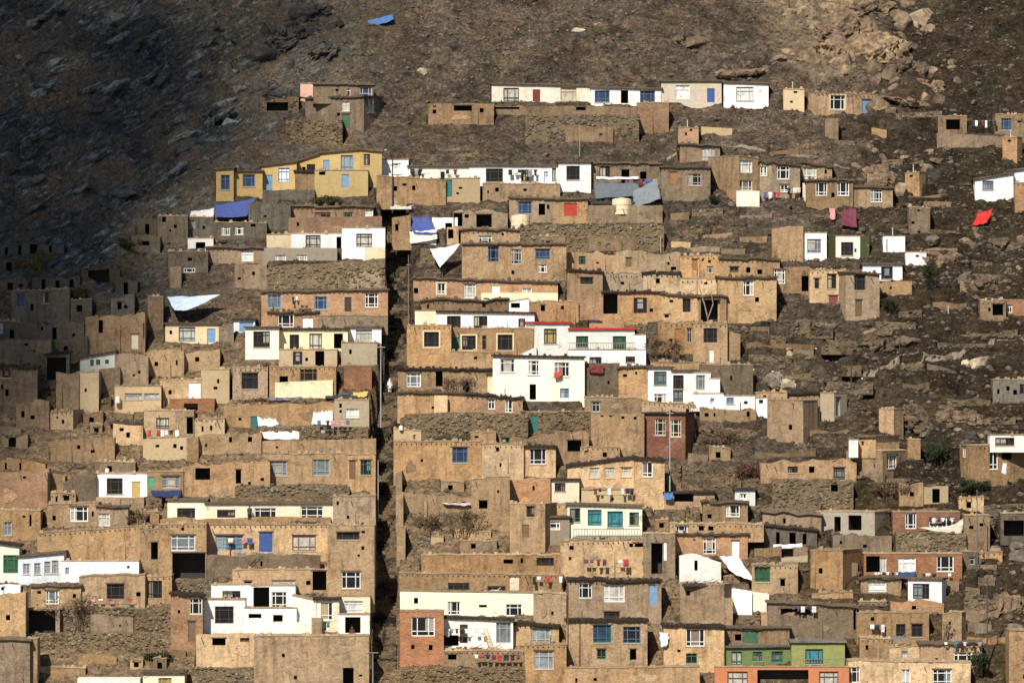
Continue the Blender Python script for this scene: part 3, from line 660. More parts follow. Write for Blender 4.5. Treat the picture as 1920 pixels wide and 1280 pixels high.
mud_wall|long pale eroded bank wall in the left middle of the town|372,812,490,850|l||r=j;d=2;t=.8
mud_wall|mud parapet above the barred window house|490,826/822,705,848|m||r=n;d=1.5;t=.85
# ---- far left, in cloud shade
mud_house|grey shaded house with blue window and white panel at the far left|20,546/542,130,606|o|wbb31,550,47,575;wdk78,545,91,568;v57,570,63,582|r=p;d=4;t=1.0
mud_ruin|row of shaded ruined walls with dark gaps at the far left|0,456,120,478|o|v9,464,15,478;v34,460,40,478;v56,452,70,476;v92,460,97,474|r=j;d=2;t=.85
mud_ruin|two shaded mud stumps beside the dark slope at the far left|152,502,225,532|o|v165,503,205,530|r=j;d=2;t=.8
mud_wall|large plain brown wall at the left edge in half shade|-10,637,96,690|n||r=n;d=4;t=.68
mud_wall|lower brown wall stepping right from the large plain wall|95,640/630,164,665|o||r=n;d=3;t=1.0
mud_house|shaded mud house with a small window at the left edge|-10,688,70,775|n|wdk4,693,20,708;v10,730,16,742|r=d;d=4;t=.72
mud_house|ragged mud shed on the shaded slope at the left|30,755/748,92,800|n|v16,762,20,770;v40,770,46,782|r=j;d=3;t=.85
mud_house|tan mud house with a grey plastered end wall at the left|105,700,148,775|n||r=j;d=4;t=.95
+||144,698,185,772|e||r=p;d=4;t=.75
white_house|low white row with green arched windows at the left|150,672/660,215,692|w|dg169,669,176,686;dg180,667,188,684;dg197,664,204,682|r=o;d=3;t=.85
mud_bank|bright ochre mud cliff wall with erosion hollows at the left|215,664,278,725|m||r=j;d=3;t=.95
mud_bank|bright ochre terrace cut below the sky blue door|275,658/654,345,705|l||r=j;d=3;t=.95
mud_bank|ochre terrace end sloping up to the white block house|345,658/656,412,690|l||r=j;d=3;t=.95
mud_wall|striped brown mud wall between the white row and the whitewashed hut|185,690,225,735|n||r=j;d=2;t=.95
mud_house|low mud house with a cream front on the left slope|85,773/770,137,806|l||r=p;d=3;t=.85;xs=188;y=20
mud_wall|pinkish mud yard wall descending across the left slope|95,828/818,215,862|m||r=j;d=2;t=.8
mud_wall|two small pale wall stumps on the left slope|4,818,52,838|n|v16,820,30,838|r=j;d=2
mud_wall|low ochre wall with dark gaps above the brick compound|0,858/865,85,882|m|v9,864,13,880;v36,862,40,880|r=j;d=2;t=.9
mud_house|lower mud house with a barred window and white door beneath the forked trunk house|1300,606,1364,682|m|wdk1319,615,1345,642;dw1330,656,1338,679|r=p;d=4;t=.95
mud_house|mud front with a wooden door and a shutter behind the brown brush|1234,606/602,1302,664|m|do1266,616,1278,646;wpk1288,615,1297,642|r=p;d=4;t=.9
mud_wall|narrow mud wall stub right of the lower mud house beneath the forked trunk|1364,616/626,1388,676|n||r=j;d=2.5
mud_wall|dark brown terrace wall behind the tall white house|1312,684,1412,736|n||r=p;d=2;t=.62
mud_shed|black mouthed lean-to shed between the plain wall and the ragged shed at the left|84,666/660,130,716|o|v88,670,124,712|r=d;d=3;t=.9
mud_wall|dim olive wall row under the grey shaded house at the far left|36,606/602,158,642|o|v98,614,106,636|r=j;d=3;t=.95
mud_wall|ochre yard wall at the left end of the ochre laundry house|212,792/800,268,834|m|v224,800,232,808|r=j;d=2;t=.95
mud_wall|dark earth bank wall left of the white house with the yellow door|118,900/886,180,940|n||r=j;d=3;t=.65
'''
parse(TOWN1)
TOWN2 = '''
# ---- right of the lane, middle
white_house|white strip house with two large dark windows right of the lane|820,585/588,1002,620|w|wdk838,592,864,618;wdk888,592,914,618;wdk972,597,985,613|r=d;d=4
+||778,583,822,613|c||r=p;d=3;t=.92
mud_house|big tan mud house with three large dark windows right of the lane|763,611,846,690|m|wdk795,622,823,650+|r=p;d=3;t=.96
+||845,616,1000,664|m|dt847,632,861,661;wdk866,629,892,656+;wnk904,629,912,655;wdk933,627,961,656+|r=p;d=4;t=.98
+||845,660,926,692|m||r=p;d=2.5;t=.98
white_house|white house with a red painted roof edge and green balcony windows|1003,606,1068,668|w|wdy1020,616,1044,644|r=R;d=5;xs=975;y=-12
+||1068,618,1190,660|w|wdg1080,630,1103,651;wdg1149,630,1174,658|r=R;d=5;rail=1068,1190,657
+||1066,656,1211,692|w|wdk1105,669,1128,682;wdk1173,668,1191,679|r=p;d=2.5
+||1186,628,1211,660|w||r=p;d=3
plaster_wall|white curved wing wall left of the house with the red roof edge|976,664/650,1006,672|w||r=n;d=1
cream_house|large cream two-storey house with dark roof and four barred windows|924,668/671,1096,752|c|wwk938,672,965,698;wwk990,676,1011,703;wwk1039,679,1068,706;v993,720,1005,749;wls1050,728,1067,746|r=d;d=5;t=1.12
+||914,702,970,742|c|wlh924,711,951,739|r=o;d=1.6;t=1.05
mud_house|low mud house with pale window and rubbish at its door right of the lane|746,692/694,922,738|m|wws762,699,789,725;v817,694,830,724;v868,716,880,735|r=d;d=3.5;t=.92
brick_house|brown brick front with two narrow white windows below the low mud house|745,737,880,782|m||r=o;d=2.5;t=.95
+||872,740/746,980,782|b|wwk915,745,928,767;wwk946,748,961,773|r=d;d=3;t=.85
plaster_panel|pale plaster panel on the brown brick front|814,741,839,773|e||r=n;d=.4;t=1.0;g=790
stone_wall|rubble terrace wall below the brown brick front|758,774,990,828|S||r=n;d=2;rag=.2;t=.72
stone_wall|grey rubble wall with a teal green gate|978,772,1108,812|s|dt995,778,1008,809|r=p;d=2;t=1.0
mud_wall|olive earth wall with a red rug between cream and white houses|1094,680,1162,742|o||r=n;d=3;t=1.05
mud_house|plain tan mud house left of the tall white house with a blue stripe|1160,690/686,1222,752|m||r=o;d=4;t=.98
white_house|tall white house with three columns of barred windows|1215,690,1262,756|w|wgs1226,696,1250,722;wwk1226,738,1250,755|r=o;d=5
+||1261,696,1303,756|w|wdk1262,703,1282,729;wds1262,730,1281,753|r=o;d=4.6
+||1301,699,1333,758|w|wps1305,703,1322,731|r=p;d=4
+||1330,710,1350,762|w||r=p;d=3
+||1300,738,1357,766|w|v1332,746,1339,758|r=p;d=2
mud_house|tan attic room behind the tall white house|1220,677/680,1312,694|m||r=p;d=2.5;t=1.0
white_hut|row of small whitewashed sheds right of the tall white house|1357,742,1416,766|w|wls1362,745,1376,757;v1395,752,1402,757|r=p;d=2.5;t=.95
water_tank|white plastered water tank beside the mud corner tower|1418,746,1440,779|w|v1423,749,1431,756|r=p;d=2
mud_wall|mud yard wall under the row of whitewashed sheds|1312,765,1418,788|m||r=j;d=2;t=.78
mud_house|olive mud house with a small window under the olive earth wall|1096,744/747,1204,776|n|wpk1110,753,1125,772|r=p;d=3
mud_wall|tall plain olive wall with drain holes left of the dark brick house|1108,776,1208,852|n|v1126,777,1132,781;v1165,780,1171,785;v1188,781,1194,786;v1142,777,1148,781|r=n;d=3;t=.95
mud_house|tan mud parapet room above the dark brick house|1204,752/760,1304,782|m|v1286,766,1292,774|r=p;d=4
brick_house|dark red brick house with two cream framed windows behind the utility pole|1208,776,1285,858|r|wck1228,785,1248,816;wck1257,787,1277,819|xs=1304;y=18;r=d;t=.85
mud_house|tan cubic house cluster with a dark open roof, right of the centre|1440,750,1506,830|m||xs=1536;y=28;r=p;t=.98
+||1417,735,1476,768|m||r=p;d=4
+||1475,738,1540,762|m||r=d;d=3;t=.95
brick_tower|tan tower with a grey glazed side right of the cubic cluster|1539,737,1564,790|m||xs=1590;y=36;so=wps1568,745,1576,780;r=p
latrine|narrow orange tan tower on the right slope above the corner house|1649,768,1676,812|m||xs=1696;y=34;r=p;t=1.05
mud_house|mud corner house with an overhanging roof and white barred side window|1590,845,1655,906|m||xs=1708;y=38;so=wwk1664,852,1684,879;r=p
+||1610,820,1642,847|l||xs=1690;y=38;r=o;t=.95;g=900
+||1702,824,1726,862|m||r=p;d=3;t=.8
water_tank|white drum shaped tank on the mud corner house|1592,824,1609,846|w||r=p;d=1.5;g=902
mud_house|ruinous mud house with a ledge and dark windows on the right slope|1426,866/862,1606,905|m|wdk1477,874,1496,886;v1517,874,1527,886;wds1563,876,1584,899|r=j;d=4;t=.98
stone_wall|rubble foot wall with a square hole under the ruinous mud house|1448,898,1600,948|S|v1558,908,1571,921|r=n;d=2;rag=.2;t=.85
mud_hut|rounded small mud hut on the right rubble slope|1686,907,1731,945|m||r=j;d=2.5;t=.95
mud_hut|small broken mud hut with a dark gap on the right rubble slope|1732,912,1778,945|m|v1748,916,1762,942|r=j;d=2.5;t=.85
white_house|mud and white house with two openings at the right edge|1832,835,1935,912|m|wwk1856,845,1873,880;v1880,846,1900,862|xs=1804;y=-24;so=wwk1808,824,1814,858;wwk1821,828,1829,858;r=p;t=.72
+||1856,816,1935,836|w|wdk1866,820,1902,835|r=p;d=3;g=905
mud_house|shaded olive mud house high at the right edge with two dark windows|1862,712,1935,756|o|v1887,724,1893,732;wdk1912,720,1920,738|r=p;d=4;t=1.15
# ---- below, right of the lane
mud_house|big plain tan mud house with one blue window right of the lane|738,828,906,898|m|wbb848,838,877,867|r=p;d=4;t=1.02
+||738,804/808,790,830|m||r=p;d=3
+||882,810,930,842|m||r=p;d=3
mud_house|stained mud house front with peeling cream plaster|904,832,982,898|m|v930,838,936,846|r=p;d=3.5;t=.98
mud_house|mud house with dark roof slab and one white barred window|978,838,1042,892|l|wwk993,839,1024,870|r=d;d=3.5
+||936,816,1040,840|n|wgk940,820,956,832|r=j;d=2;t=.95
mud_house|mud house with a ragged black hole beside the dark roof slab|1040,808,1104,866|m|v1064,825,1090,846|r=j;d=3;t=.85
mud_house|low tan mud house behind the slanted dark roof|1088,838,1162,868|m|v1096,844,1103,852|r=p;d=3
cream_house|cream house with a slanted dark roof and pale faded windows|1064,874/858,1192,922|l|wck1090,876,1094,890;wcc1105,872,1124,896;wcc1134,869,1153,896;wcc1164,866,1184,894|r=d;d=4;t=1.15
+||1190,858/862,1246,950|l|wwk1204,866,1224,894|r=d;d=4;t=.98
+||1090,918,1192,948|m||r=p;d=2.4
mud_house|mud house with a square hole window in the lower centre|884,898/892,956,992|m|v898,938,914,953;v932,918,936,924|r=p;d=4.5;t=.96
brick_house|ruined reddish brick upper room with a gap toothed parapet|952,898,1032,946|b||r=j;d=4;t=.9
cream_house|small cream house under a dark flat roof in the lower centre|1030,900,1086,942|c|wdk1040,905,1060,921|r=d;d=3;t=.8
mud_house|tall tan mud house with two small doorways in the lower centre|956,944,1022,1036|m|wdk987,949,1002,969;dn979,983,992,1007|xs=1046;y=18;r=p;t=.97
mud_shed|grey plastered shed with a long window beside the tall tan mud house|1022,970,1068,1018|p|wwk1025,977,1050,993|r=o;d=3;t=.7
cream_house|cream house with four teal framed windows and an iron balcony|1030,946,1066,990|l||r=p;d=3
+||1064,946/950,1204,1012|c|wgk1068,950,1088,978;wtt1102,955,1128,985;wtt1139,958,1168,988;wgk1180,960,1198,984|r=o;d=4;rail=1075,1200,1006
mud_wall|broad smooth tan wall below the iron balcony|1050,1014/1010,1220,1082|l|v1180,1018,1187,1025;v1190,1018,1206,1025|r=p;d=3;t=.95
mud_wall|little buttress wall at the top of the lane edge in the lower town|742,884,754,930|m||r=j;d=6
mud_wall|second buttress wall down the lane edge, beside the debris roof|742,928,756,985|m||r=j;d=6
mud_wall|third buttress wall down the lane edge, above the long cream house|744,990,760,1050|m||r=j;d=5
mud_house|roofless mud yard with sheet metal debris in the lower centre|752,925/930,890,960|m||r=j;d=1.5;t=.8
mud_house|long low mud terrace house with a black window slot, lower centre|790,1040,1078,1078|m|v944,1048,962,1056;wdk1006,1045,1039,1060;v976,1046,981,1055|r=p;d=3;t=.88
mud_house|mud yard front with a pale door and debris in the lower centre|748,1074/1078,1056,1112|m|wdk840,1092,880,1108;dc955,1078,973,1106;wdk914,1098,948,1108|r=p;d=3;t=.9
cream_house|very long cream house with two barred windows at the lane|750,1108/1112,1006,1152|c|v776,1120,784,1131;wwk839,1127,863,1152;v898,1133,913,1138;wwk948,1132,979,1155|r=p;d=4;t=1.15
mud_house|tan mud wall block right of the very long cream house|1000,1112,1062,1170|m||r=p;d=4;t=.9
brick_house|orange brick house with one large white window beside the lane|750,1146,832,1250|B|wwk771,1156,815,1192;v771,1208,777,1216;v804,1208,811,1218|r=p;d=3.5;t=.9
white_house|cluttered white courtyard house with a leaning orange ladder|830,1158/1163,962,1222|w|v832,1190,860,1210;dd862,1170,877,1205;wps930,1166,958,1205|r=d;d=3;t=.88
mud_wall|mud yard wall below the cluttered white courtyard|832,1220,985,1250|n|v840,1226,856,1236|r=p;d=2;t=.95
mud_house|two-storey mud house with cloudy plastic windows|960,1168/1174,1048,1210|l|wca997,1177,1032,1206|r=d;d=3;t=.9
+||984,1208,1062,1310|m|wca1002,1219,1038,1254|r=p;d=4;t=.98
mud_house|grey tan mud house with three white windows and a blue door|1064,1087/1090,1240,1165|n|wwk1085,1093,1110,1121;wwc1132,1096,1171,1128;wdk1132,1146,1162,1158;dl1217,1096,1232,1134|r=d;d=4;t=1.22
mud_house|tan mud house with a green framed window under a dark eave|1062,1164,1214,1256|m|wtb1112,1171,1146,1204;wbk1168,1174,1201,1205;wgk1119,1216,1136,1235;v1181,1216,1193,1236|r=d;d=4.5;t=1.02
mud_house|tan mud house with a white cornered window right of the dark alley|1244,1172/1176,1358,1256|m|wwk1286,1177,1321,1211;wgk1286,1224,1307,1243;v1270,1217,1276,1222|r=d;d=4.5;t=1.02
mud_wall|mud wall at the bottom edge below the green framed window|1060,1252/1250,1312,1310|m|v1113,1270,1119,1276|r=p;d=2.5;t=.92
brick_house|reddish brick house with an arched white window|1266,1002,1402,1048|b|wwk1318,1008,1342,1038;dw1372,1013,1386,1042|r=o;d=4;t=.8
+||1256,982,1432,1004|m|wwk1267,985,1289,998;v1310,986,1320,994;v1328,986,1338,994|r=p;d=4;t=.9;g=1046
white_house|roofless white walled yard left of the white tent sheet|1274,1038/1048,1352,1094|w|v1302,1042,1308,1069|r=j;d=3
mud_house|smooth tan mud block below the roofless white yard|1276,1094,1358,1172|m||xs=1375;y=20;r=p;t=1.02
mud_house|dim mud house with an open dark side and white post|1206,1000,1266,1086|n|v1221,1018,1242,1075;dw1244,1016,1250,1050|r=p;d=4
mud_house|brown mud house with dark green shutter right of the white tent|1410,1058,1496,1112|m|wgg1415,1062,1444,1090;v1463,1085,1472,1098|r=p;d=3.5;t=.9
white_wall|stepped white and cream yard walls below the white tent|1372,1106,1410,1146|w||r=j;d=2
+||1408,1112,1442,1142|c||r=j;d=2.5
+||1358,1120,1374,1176|n||r=n;d=3
mud_house|plain tan mud block above the green and orange house|1428,1150,1492,1194|m||xs=1504;y=20;r=p;t=.95
mud_ruin|dark roofed mud shelter with purple bundles on the right|1440,1128/1138,1606,1196|n|v1464,1134,1520,1152;v1600,1140,1606,1180|r=o;d=3.5;t=.75
mud_house|mud house with an olive green wall panel above the green and orange house|1356,1178,1480,1212|n|v1378,1188,1390,1200;dg1393,1182,1422,1205|r=o;d=3
mud_house|tan mud house with a pale barred window under a flat roof, right of the pole|1318,940/944,1402,988|n|wwk1361,942,1387,968|r=o;d=4;t=.95
mud_house|low mud shelter with a blue tarpaulin corner beside the utility pole|1246,924,1340,950|m|v1264,926,1300,940|r=d;d=3;t=.85
white_hut|small white hut end under the long roof edge, right of the pole|1378,918,1416,940|w|wwk1387,925,1400,937|r=d;d=3;t=.92
wooden_shed|dark plank shed row on the lower right slope|1432,985/995,1532,1022|o|v1455,996,1462,1020;v1480,998,1492,1020;v1505,1000,1512,1020|r=d;d=3;t=.85
mud_wall|mud walls stepping under the grey olive roof on the lower right|1430,958/965,1540,988|n||r=h;d=4;t=1.0
cinder_block_house|grey plastered house with two black openings, lower right|1534,960,1640,1006|p|v1566,969,1578,997;v1592,966,1616,994|xs=1672;y=26;r=p;t=.92
mud_wall|grey brown foundation wall below the grey plastered house|1562,1004,1672,1040|n||r=n;d=3;t=.8
brick_house|orange brick house with a tall white window and curving white awning|1674,960,1800,1002|B|wwk1697,962,1718,991;wwk1742,968,1786,987|r=p;d=4;t=.72
stone_wall|tall rubble retaining wall below the curving white awning|1680,998,1812,1036|S||r=n;d=2.5;rag=.15;t=.72
mud_house|plain brown mud house right of the curving white awning|1808,966,1856,1030|n||r=p;d=4;t=.88
mud_house|shaded mud house with hanging cloths at the right edge, lower right|1876,962,1935,1010|o|v1882,975,1920,1004|r=p;d=3
mud_house|smooth tan mud block on the lower right slope|1521,1032,1580,1106|m||xs=1622;y=25;r=p;t=.88
brick_house|brick row house with curtained middle window and laundry, lower right|1620,1038,1804,1084|B|wwk1596,1048,1616,1062;v1624,1042,1650,1072;wwc1650,1045,1662,1076;wwh1684,1045,1717,1077;wwk1756,1042,1788,1071|r=p;d=3.5;t=.68
mud_house|small dark mud house with a barred slit right of the brick row|1802,1034,1830,1066|o|wpk1818,1044,1827,1058|r=p;d=3
mud_house|low house with one big pale grey window, lower right|1614,1084,1690,1112|n|wwh1628,1090,1662,1109|r=o;d=3;t=1.05
white_house|bright white cube house with one dark window, lower right|1704,1086,1766,1136|w|wdk1713,1094,1743,1123|xs=1776;y=20;r=o
mud_house|mud house with laundry and two brown windows, lower right|1606,1148,1742,1208|m|wdk1680,1169,1698,1193;wdk1709,1169,1730,1193|r=p;d=4;t=.92
mud_tower|tan mud tower end right of the laundry house, lower right|1768,1148,1803,1204|m||xs=1813;y=24;r=p;t=.98
mud_house|rounded brown mud parapet house above the laundry house, lower right|1670,1126,1770,1150|b||r=j;d=2.5;t=.8
mud_house|tan mud house with tiny window above the cream house at the bottom right|1612,1196,1672,1242|m||r=p;d=4;t=.9
+||1668,1212,1728,1242|l|wpc1690,1220,1702,1232|r=p;d=3
mud_house|tan mud house with a white window beside the lower right pole|1726,1206,1842,1262|m|wwk1788,1222,1822,1244|r=o;d=4;t=.92
cream_house|pale cream house with two white barred windows at the bottom right|1590,1238/1242,1820,1310|l|wwk1590,1250,1612,1279;wwc1690,1254,1707,1284;wwk1749,1254,1784,1284|r=p;d=4;t=1.15
mud_house|tan mud house cut by the bottom right corner|1892,1182,1935,1310|m||r=p;d=5;t=.9
green_house|green and orange house with teal glazing at the bottom|1340,1214,1490,1252|g|wgc1372,1221,1392,1246;wgs1412,1222,1430,1240;wgs1448,1222,1470,1242|r=g;d=5;xs=1312;y=-14
+||1484,1204,1584,1252|v|wdt1510,1216,1543,1244|r=g;d=5;rail=1484,1592,1250
+||1340,1250,1592,1320|O|wnc1364,1258,1402,1300;v1420,1255,1516,1300;wnc1536,1258,1572,1300|r=p;d=1.2
# ---- left of the lane, lower
brick_wall|broad red brown compound wall at the left edge|-10,884/880,92,952|b||r=n;d=3;t=.8
mud_wall|mud wall stub right of the red brown compound wall|92,886/892,122,930|m||r=n;d=3;t=.7
white_house|white house with a large window and a yellow door at the left|179,888,276,932|w|wdk200,896,230,926;dy247,902,263,932|r=p;d=4
mud_wall|ochre terrace wall below the white house with the yellow door|180,932,270,950|m||r=n;d=2;t=.95
mud_house|mud house with a grey shutter and blue sheet awning at the left|274,884,344,930|m|dG275,894,290,915;wps304,892,337,915|r=p;d=3;t=.9
mud_ruin|ruined ochre house with a square black window at the left|340,872/866,506,928|m|v366,877,394,899;v442,880,452,906|r=j;d=4;t=1.02
mud_house|long ochre house with two blue grey barred windows left of the lane|504,850,654,908|m|wps503,864,538,892;wps586,861,618,891|r=p;d=4;t=1.04
mud_house|ochre corner house with a doorway and grey window beside the lane|652,852,704,922|m|dn655,863,667,898;wgk676,862,696,890|r=p;d=4;t=.98
stone_wall|low rubble bank below the long ochre house|440,908,655,932|s||r=n;d=2;rag=.25
cream_house|whitewashed end house with one dark window above the long terrace|314,938,387,974|c|wdk332,952,366,971|r=h;d=4;t=1.12
cream_house|long whitewashed house with four low windows above the terrace|386,944,628,974|c|wdk407,955,441,970;wwk477,952,518,970;wwk564,949,606,971|r=h;d=3;t=1.08
mud_house|ochre mud block beside the lane right of the long whitewashed house|624,930,704,990|m|v650,966,655,972|r=p;d=4;t=1.02
mud_wall|narrow ochre parapet below the long whitewashed house|300,970,620,984|m||r=n;d=1;t=.98
mud_house|tall ochre house with a black garage opening and three part window|297,982,387,1086|m|wws320,1002,366,1032;v323,1036,385,1084|r=p;d=4.5
mud_house|wide ochre house with mottled cream plaster and a bright blue door|388,984,616,1052|l|wls404,1003,456,1032;dB486,997,511,1034;wnc548,1003,592,1032|r=p;d=3.2;t=1.0
mud_house|tall ochre corner house with a barred lower window beside the lane|614,984,702,1136|m|wdk631,997,674,1011;wwk640,1071,676,1103|r=p;d=4;t=1.0
mud_wall|dark brown yard wall with a leaning ladder below the mottled house|388,1040,600,1085|n||r=n;d=1.4;t=.62
mud_house|low ochre annex with a deep black doorway below the dark yard wall|436,1068,616,1112|m|v458,1089,472,1094;wwh511,1088,552,1098;v574,1088,582,1096;v586,1064,612,1106|r=p;d=3;t=.98
stone_wall|dark rubble wall under the black garage opening|322,1086,400,1114|t||r=n;d=2;t=1.1
white_house|white stepped house with a veranda and deep blue shade in the lower left|396,1096,476,1134|w|wdk417,1107,451,1123|r=p;d=3.5
+||376,1124,460,1190|w|wdk403,1136,438,1168|r=p;d=3.5
+||470,1098,554,1150|w|v475,1100,505,1140;wwk509,1109,538,1140|r=p;d=3
+||458,1140,556,1190|w|v466,1150,490,1158;v512,1152,530,1166|r=p;d=2
white_house|white and pale green house with a six pane window in the lower left|548,1116/1128,602,1180|w||r=p;d=3;t=.92
+||590,1124,636,1182|c|wwk593,1128,624,1162;v600,1160,622,1180|r=d;d=3
cream_house|cream upper room with a slanted shutter beside the lane, lower left|630,1118,694,1154|c|wwh645,1126,681,1148|r=p;d=3
white_house|small white house with an open dark doorway beside the lane|634,1152,693,1196|w|v647,1156,676,1186|r=p;d=3
brick_shed|small rust red shed between the white houses in the lower left|498,1166,546,1190|B||r=p;d=2;t=.6
white_wall|short white wall with a mud pier in the lower left|544,1166,586,1192|w||r=n;d=1.5
+||584,1158,604,1192|m||r=n;d=1.5;t=.9
mud_wall|huge plain ochre retaining wall at the bottom left of the lane|368,1190,478,1256|m|v398,1196,423,1209;wnk450,1195,468,1203|r=n;d=3.5;t=1.06
+||476,1192,692,1310|m|v643,1251,663,1281|r=p;d=3.5;t=1.2
+||366,1252,480,1310|S||r=n;d=3;t=.85
brick_house|brown house with a white window half hidden by the white stepped house|320,1112/1116,380,1216|b|wwk355,1121,379,1151;v333,1143,338,1149;dn353,1164,366,1202|r=d;d=4;t=.85
mud_house|tan house with a white barred window and a curtained window at the left|88,946/942,185,992|m|wwk131,949,165,977;v172,958,176,968|r=p;d=4;t=.92
+||182,950,240,994|m|wwc184,962,206,986|r=o;d=3;t=.92
mud_house|small grey gabled room on the roof of the tan house at the left|92,924,142,948|n|v119,928,130,938|r=p;d=3;t=.88
mud_house|brown mud house with a blue grey narrow window at the left edge|-10,956,76,1012|m|wps7,978,22,1003;v42,966,48,970;v55,965,59,986|r=p;d=4;t=.85
mud_wall|broad bare tan wall with a white splash at the left|70,1000/985,285,1048|m||r=p;d=3;t=.92
mud_wall|tan wall pier left of the tall ochre house with the garage|262,990,298,1062|m|v283,1016,296,1048|r=p;d=3;t=.85
white_house|long white stepped house with a row of arched windows, lower left|34,1044/1036,120,1092|w|wpa43,1056,56,1076;wpa64,1055,76,1076;wpa83,1052,95,1075;wpa97,1050,110,1075|r=o;d=4
+||114,1052,260,1092|w|wws122,1063,130,1077;v238,1060,243,1065|r=p;d=3.4
+||-10,1018/1024,36,1088|w|wgg6,1040,34,1074|r=d;d=4;t=.95
mud_house|mud house with a pale barred window below the white stepped house, lower left|58,1098,152,1146|m|wws85,1106,110,1132|r=h;d=3.5;t=.95
white_wall|white arched yard wall piece at the left edge|-10,1098,38,1120|w|v2,1097,7,1106|r=j;d=2
mud_house|tan mud house at the left edge beside the black garage|-10,1112/1106,48,1225|m|v11,1152,19,1162|r=j;d=4;t=.95
mud_garage|deep black garage with a white box inside at the lower left|46,1142,112,1194|n|v54,1144,104,1186|r=p;d=4;t=.9
mud_house|rounded mud house with a dark open window, lower left|148,1082/1078,272,1142|m|wdk200,1094,233,1123|r=p;d=4;t=.95
+||268,1080,322,1132|m|wdk276,1088,304,1121|r=p;d=4;t=.9
stone_wall|overgrown rubble wall with brush, lower left|108,1138,322,1184|s||r=n;d=2;rag=.25;t=.95
stone_wall|lower rubble wall above the dark slope, lower left|60,1186,330,1216|S||r=n;d=2;rag=.25;t=.72
mud_house|tan mud house cut by the bottom left corner|-10,1200,56,1310|m||r=h;d=4;t=.85
+||50,1198,70,1300|m||r=p;d=4;t=.85
cream_house|cream house with a yellow window at the bottom edge|268,1262,346,1320|c|wyy297,1270,322,1300|r=o;d=4;t=1.1
white_wall|low white wall top at the bottom edge, lower left|145,1271,262,1310|w||r=n;d=3
stone_wall|rubble terrace in front of the orange brick house at the bottom|752,1252,985,1310|S||r=n;d=3;rag=.2;t=.65
'''
parse(TOWN2)

# dim houses on the shaded left flank, and low walls that fill the open ground between the houses
parse('''
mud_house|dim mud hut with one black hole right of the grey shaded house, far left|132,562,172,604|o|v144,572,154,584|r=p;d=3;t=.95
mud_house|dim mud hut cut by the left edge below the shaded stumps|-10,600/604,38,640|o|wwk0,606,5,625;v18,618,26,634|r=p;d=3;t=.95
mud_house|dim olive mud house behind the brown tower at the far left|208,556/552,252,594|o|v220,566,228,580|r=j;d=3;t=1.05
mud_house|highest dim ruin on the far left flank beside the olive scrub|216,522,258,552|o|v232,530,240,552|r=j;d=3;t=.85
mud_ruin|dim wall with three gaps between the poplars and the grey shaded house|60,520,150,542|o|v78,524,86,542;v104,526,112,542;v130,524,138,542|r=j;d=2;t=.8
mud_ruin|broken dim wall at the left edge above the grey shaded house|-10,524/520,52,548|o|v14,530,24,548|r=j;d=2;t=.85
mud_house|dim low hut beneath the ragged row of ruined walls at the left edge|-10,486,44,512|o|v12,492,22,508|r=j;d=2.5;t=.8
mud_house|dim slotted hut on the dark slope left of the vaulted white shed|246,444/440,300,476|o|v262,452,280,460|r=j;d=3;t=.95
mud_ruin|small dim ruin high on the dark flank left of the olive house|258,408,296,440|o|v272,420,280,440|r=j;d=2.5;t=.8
''')
ra = random.Random(99)
def fill(n, x0, y0, x1, y1, kinds, label, group, w=(22, 80), h=(9, 24), tone=1.0):
    k = 0
    for _ in range(n * 40):
        if k >= n: break
        ww, hh = ra.uniform(*w), ra.uniform(*h); cx, cy = ra.uniform(x0, x1), ra.uniform(y0, y1)
        a, b, c, d = cx - ww / 2, cy - hh, cx + ww / 2, cy
        if abs((a + c) / 2 - 724) < ww / 2 + 42: continue
        area = ww * hh; ov = sum(max(0, min(c, q[2]) - max(a, q[0])) * max(0, min(d + 2, q[3]) - max(b - 3, q[1])) for q in FRONTS)
        if ov > .04 * area: continue
        m, nm = ra.choice(kinds); k += 1
        op = ''
        if nm == 'mud_hut' and hh > 14: op = 'v%.0f,%.0f,%.0f,%.0f' % (a + ww * .3, b + hh * .35, a + ww * .3 + 9, d - 2)
        house(nm, label % nm.replace('_', ' '), a, '%.1f/%.1f' % (b + ra.uniform(-2, 4), b + ra.uniform(-2, 4)), c, d, m, op, r=ra.choice('jjn') if nm != 'mud_hut' else 'p', d=ra.uniform(1, 2.4), t=tone * ra.uniform(.7, 1.05), grp=group % nm.replace('_', ' '))
MW, SW, HU = [('n', 'mud_wall'), ('m', 'mud_wall')], [('s', 'stone_wall'), ('t', 'stone_wall')], [('m', 'mud_hut'), ('n', 'mud_hut')]
fill(26, 1300, 560, 1900, 960, MW[:1] * 2 + SW * 2, 'small broken %s on the open rubble slope at the right', 'broken %s pieces on the right slope', (36, 130), (6, 13), .8)
fill(30, 760, 860, 1440, 1270, MW + SW + HU, 'small broken %s in the gaps between the lower centre houses', 'broken %s pieces in the lower centre')
fill(24, 1440, 950, 1860, 1260, MW + SW + HU, 'small broken %s in the gaps between the lower right houses', 'broken %s pieces in the lower right')
fill(34, 10, 690, 690, 1270, MW + SW + HU, 'small broken %s in the gaps between the lower left houses', 'broken %s pieces in the lower left')
fill(22, 780, 400, 1460, 700, MW + SW, 'low broken %s on the bank between the middle terraces', 'low broken %s pieces on the middle banks', (26, 90), (7, 15))
fill(16, 1240, 215, 1900, 520, SW + SW + MW, 'low tumbled %s on the upper right slope', 'low tumbled %s pieces on the upper right slope', (26, 90), (6, 13), .9)

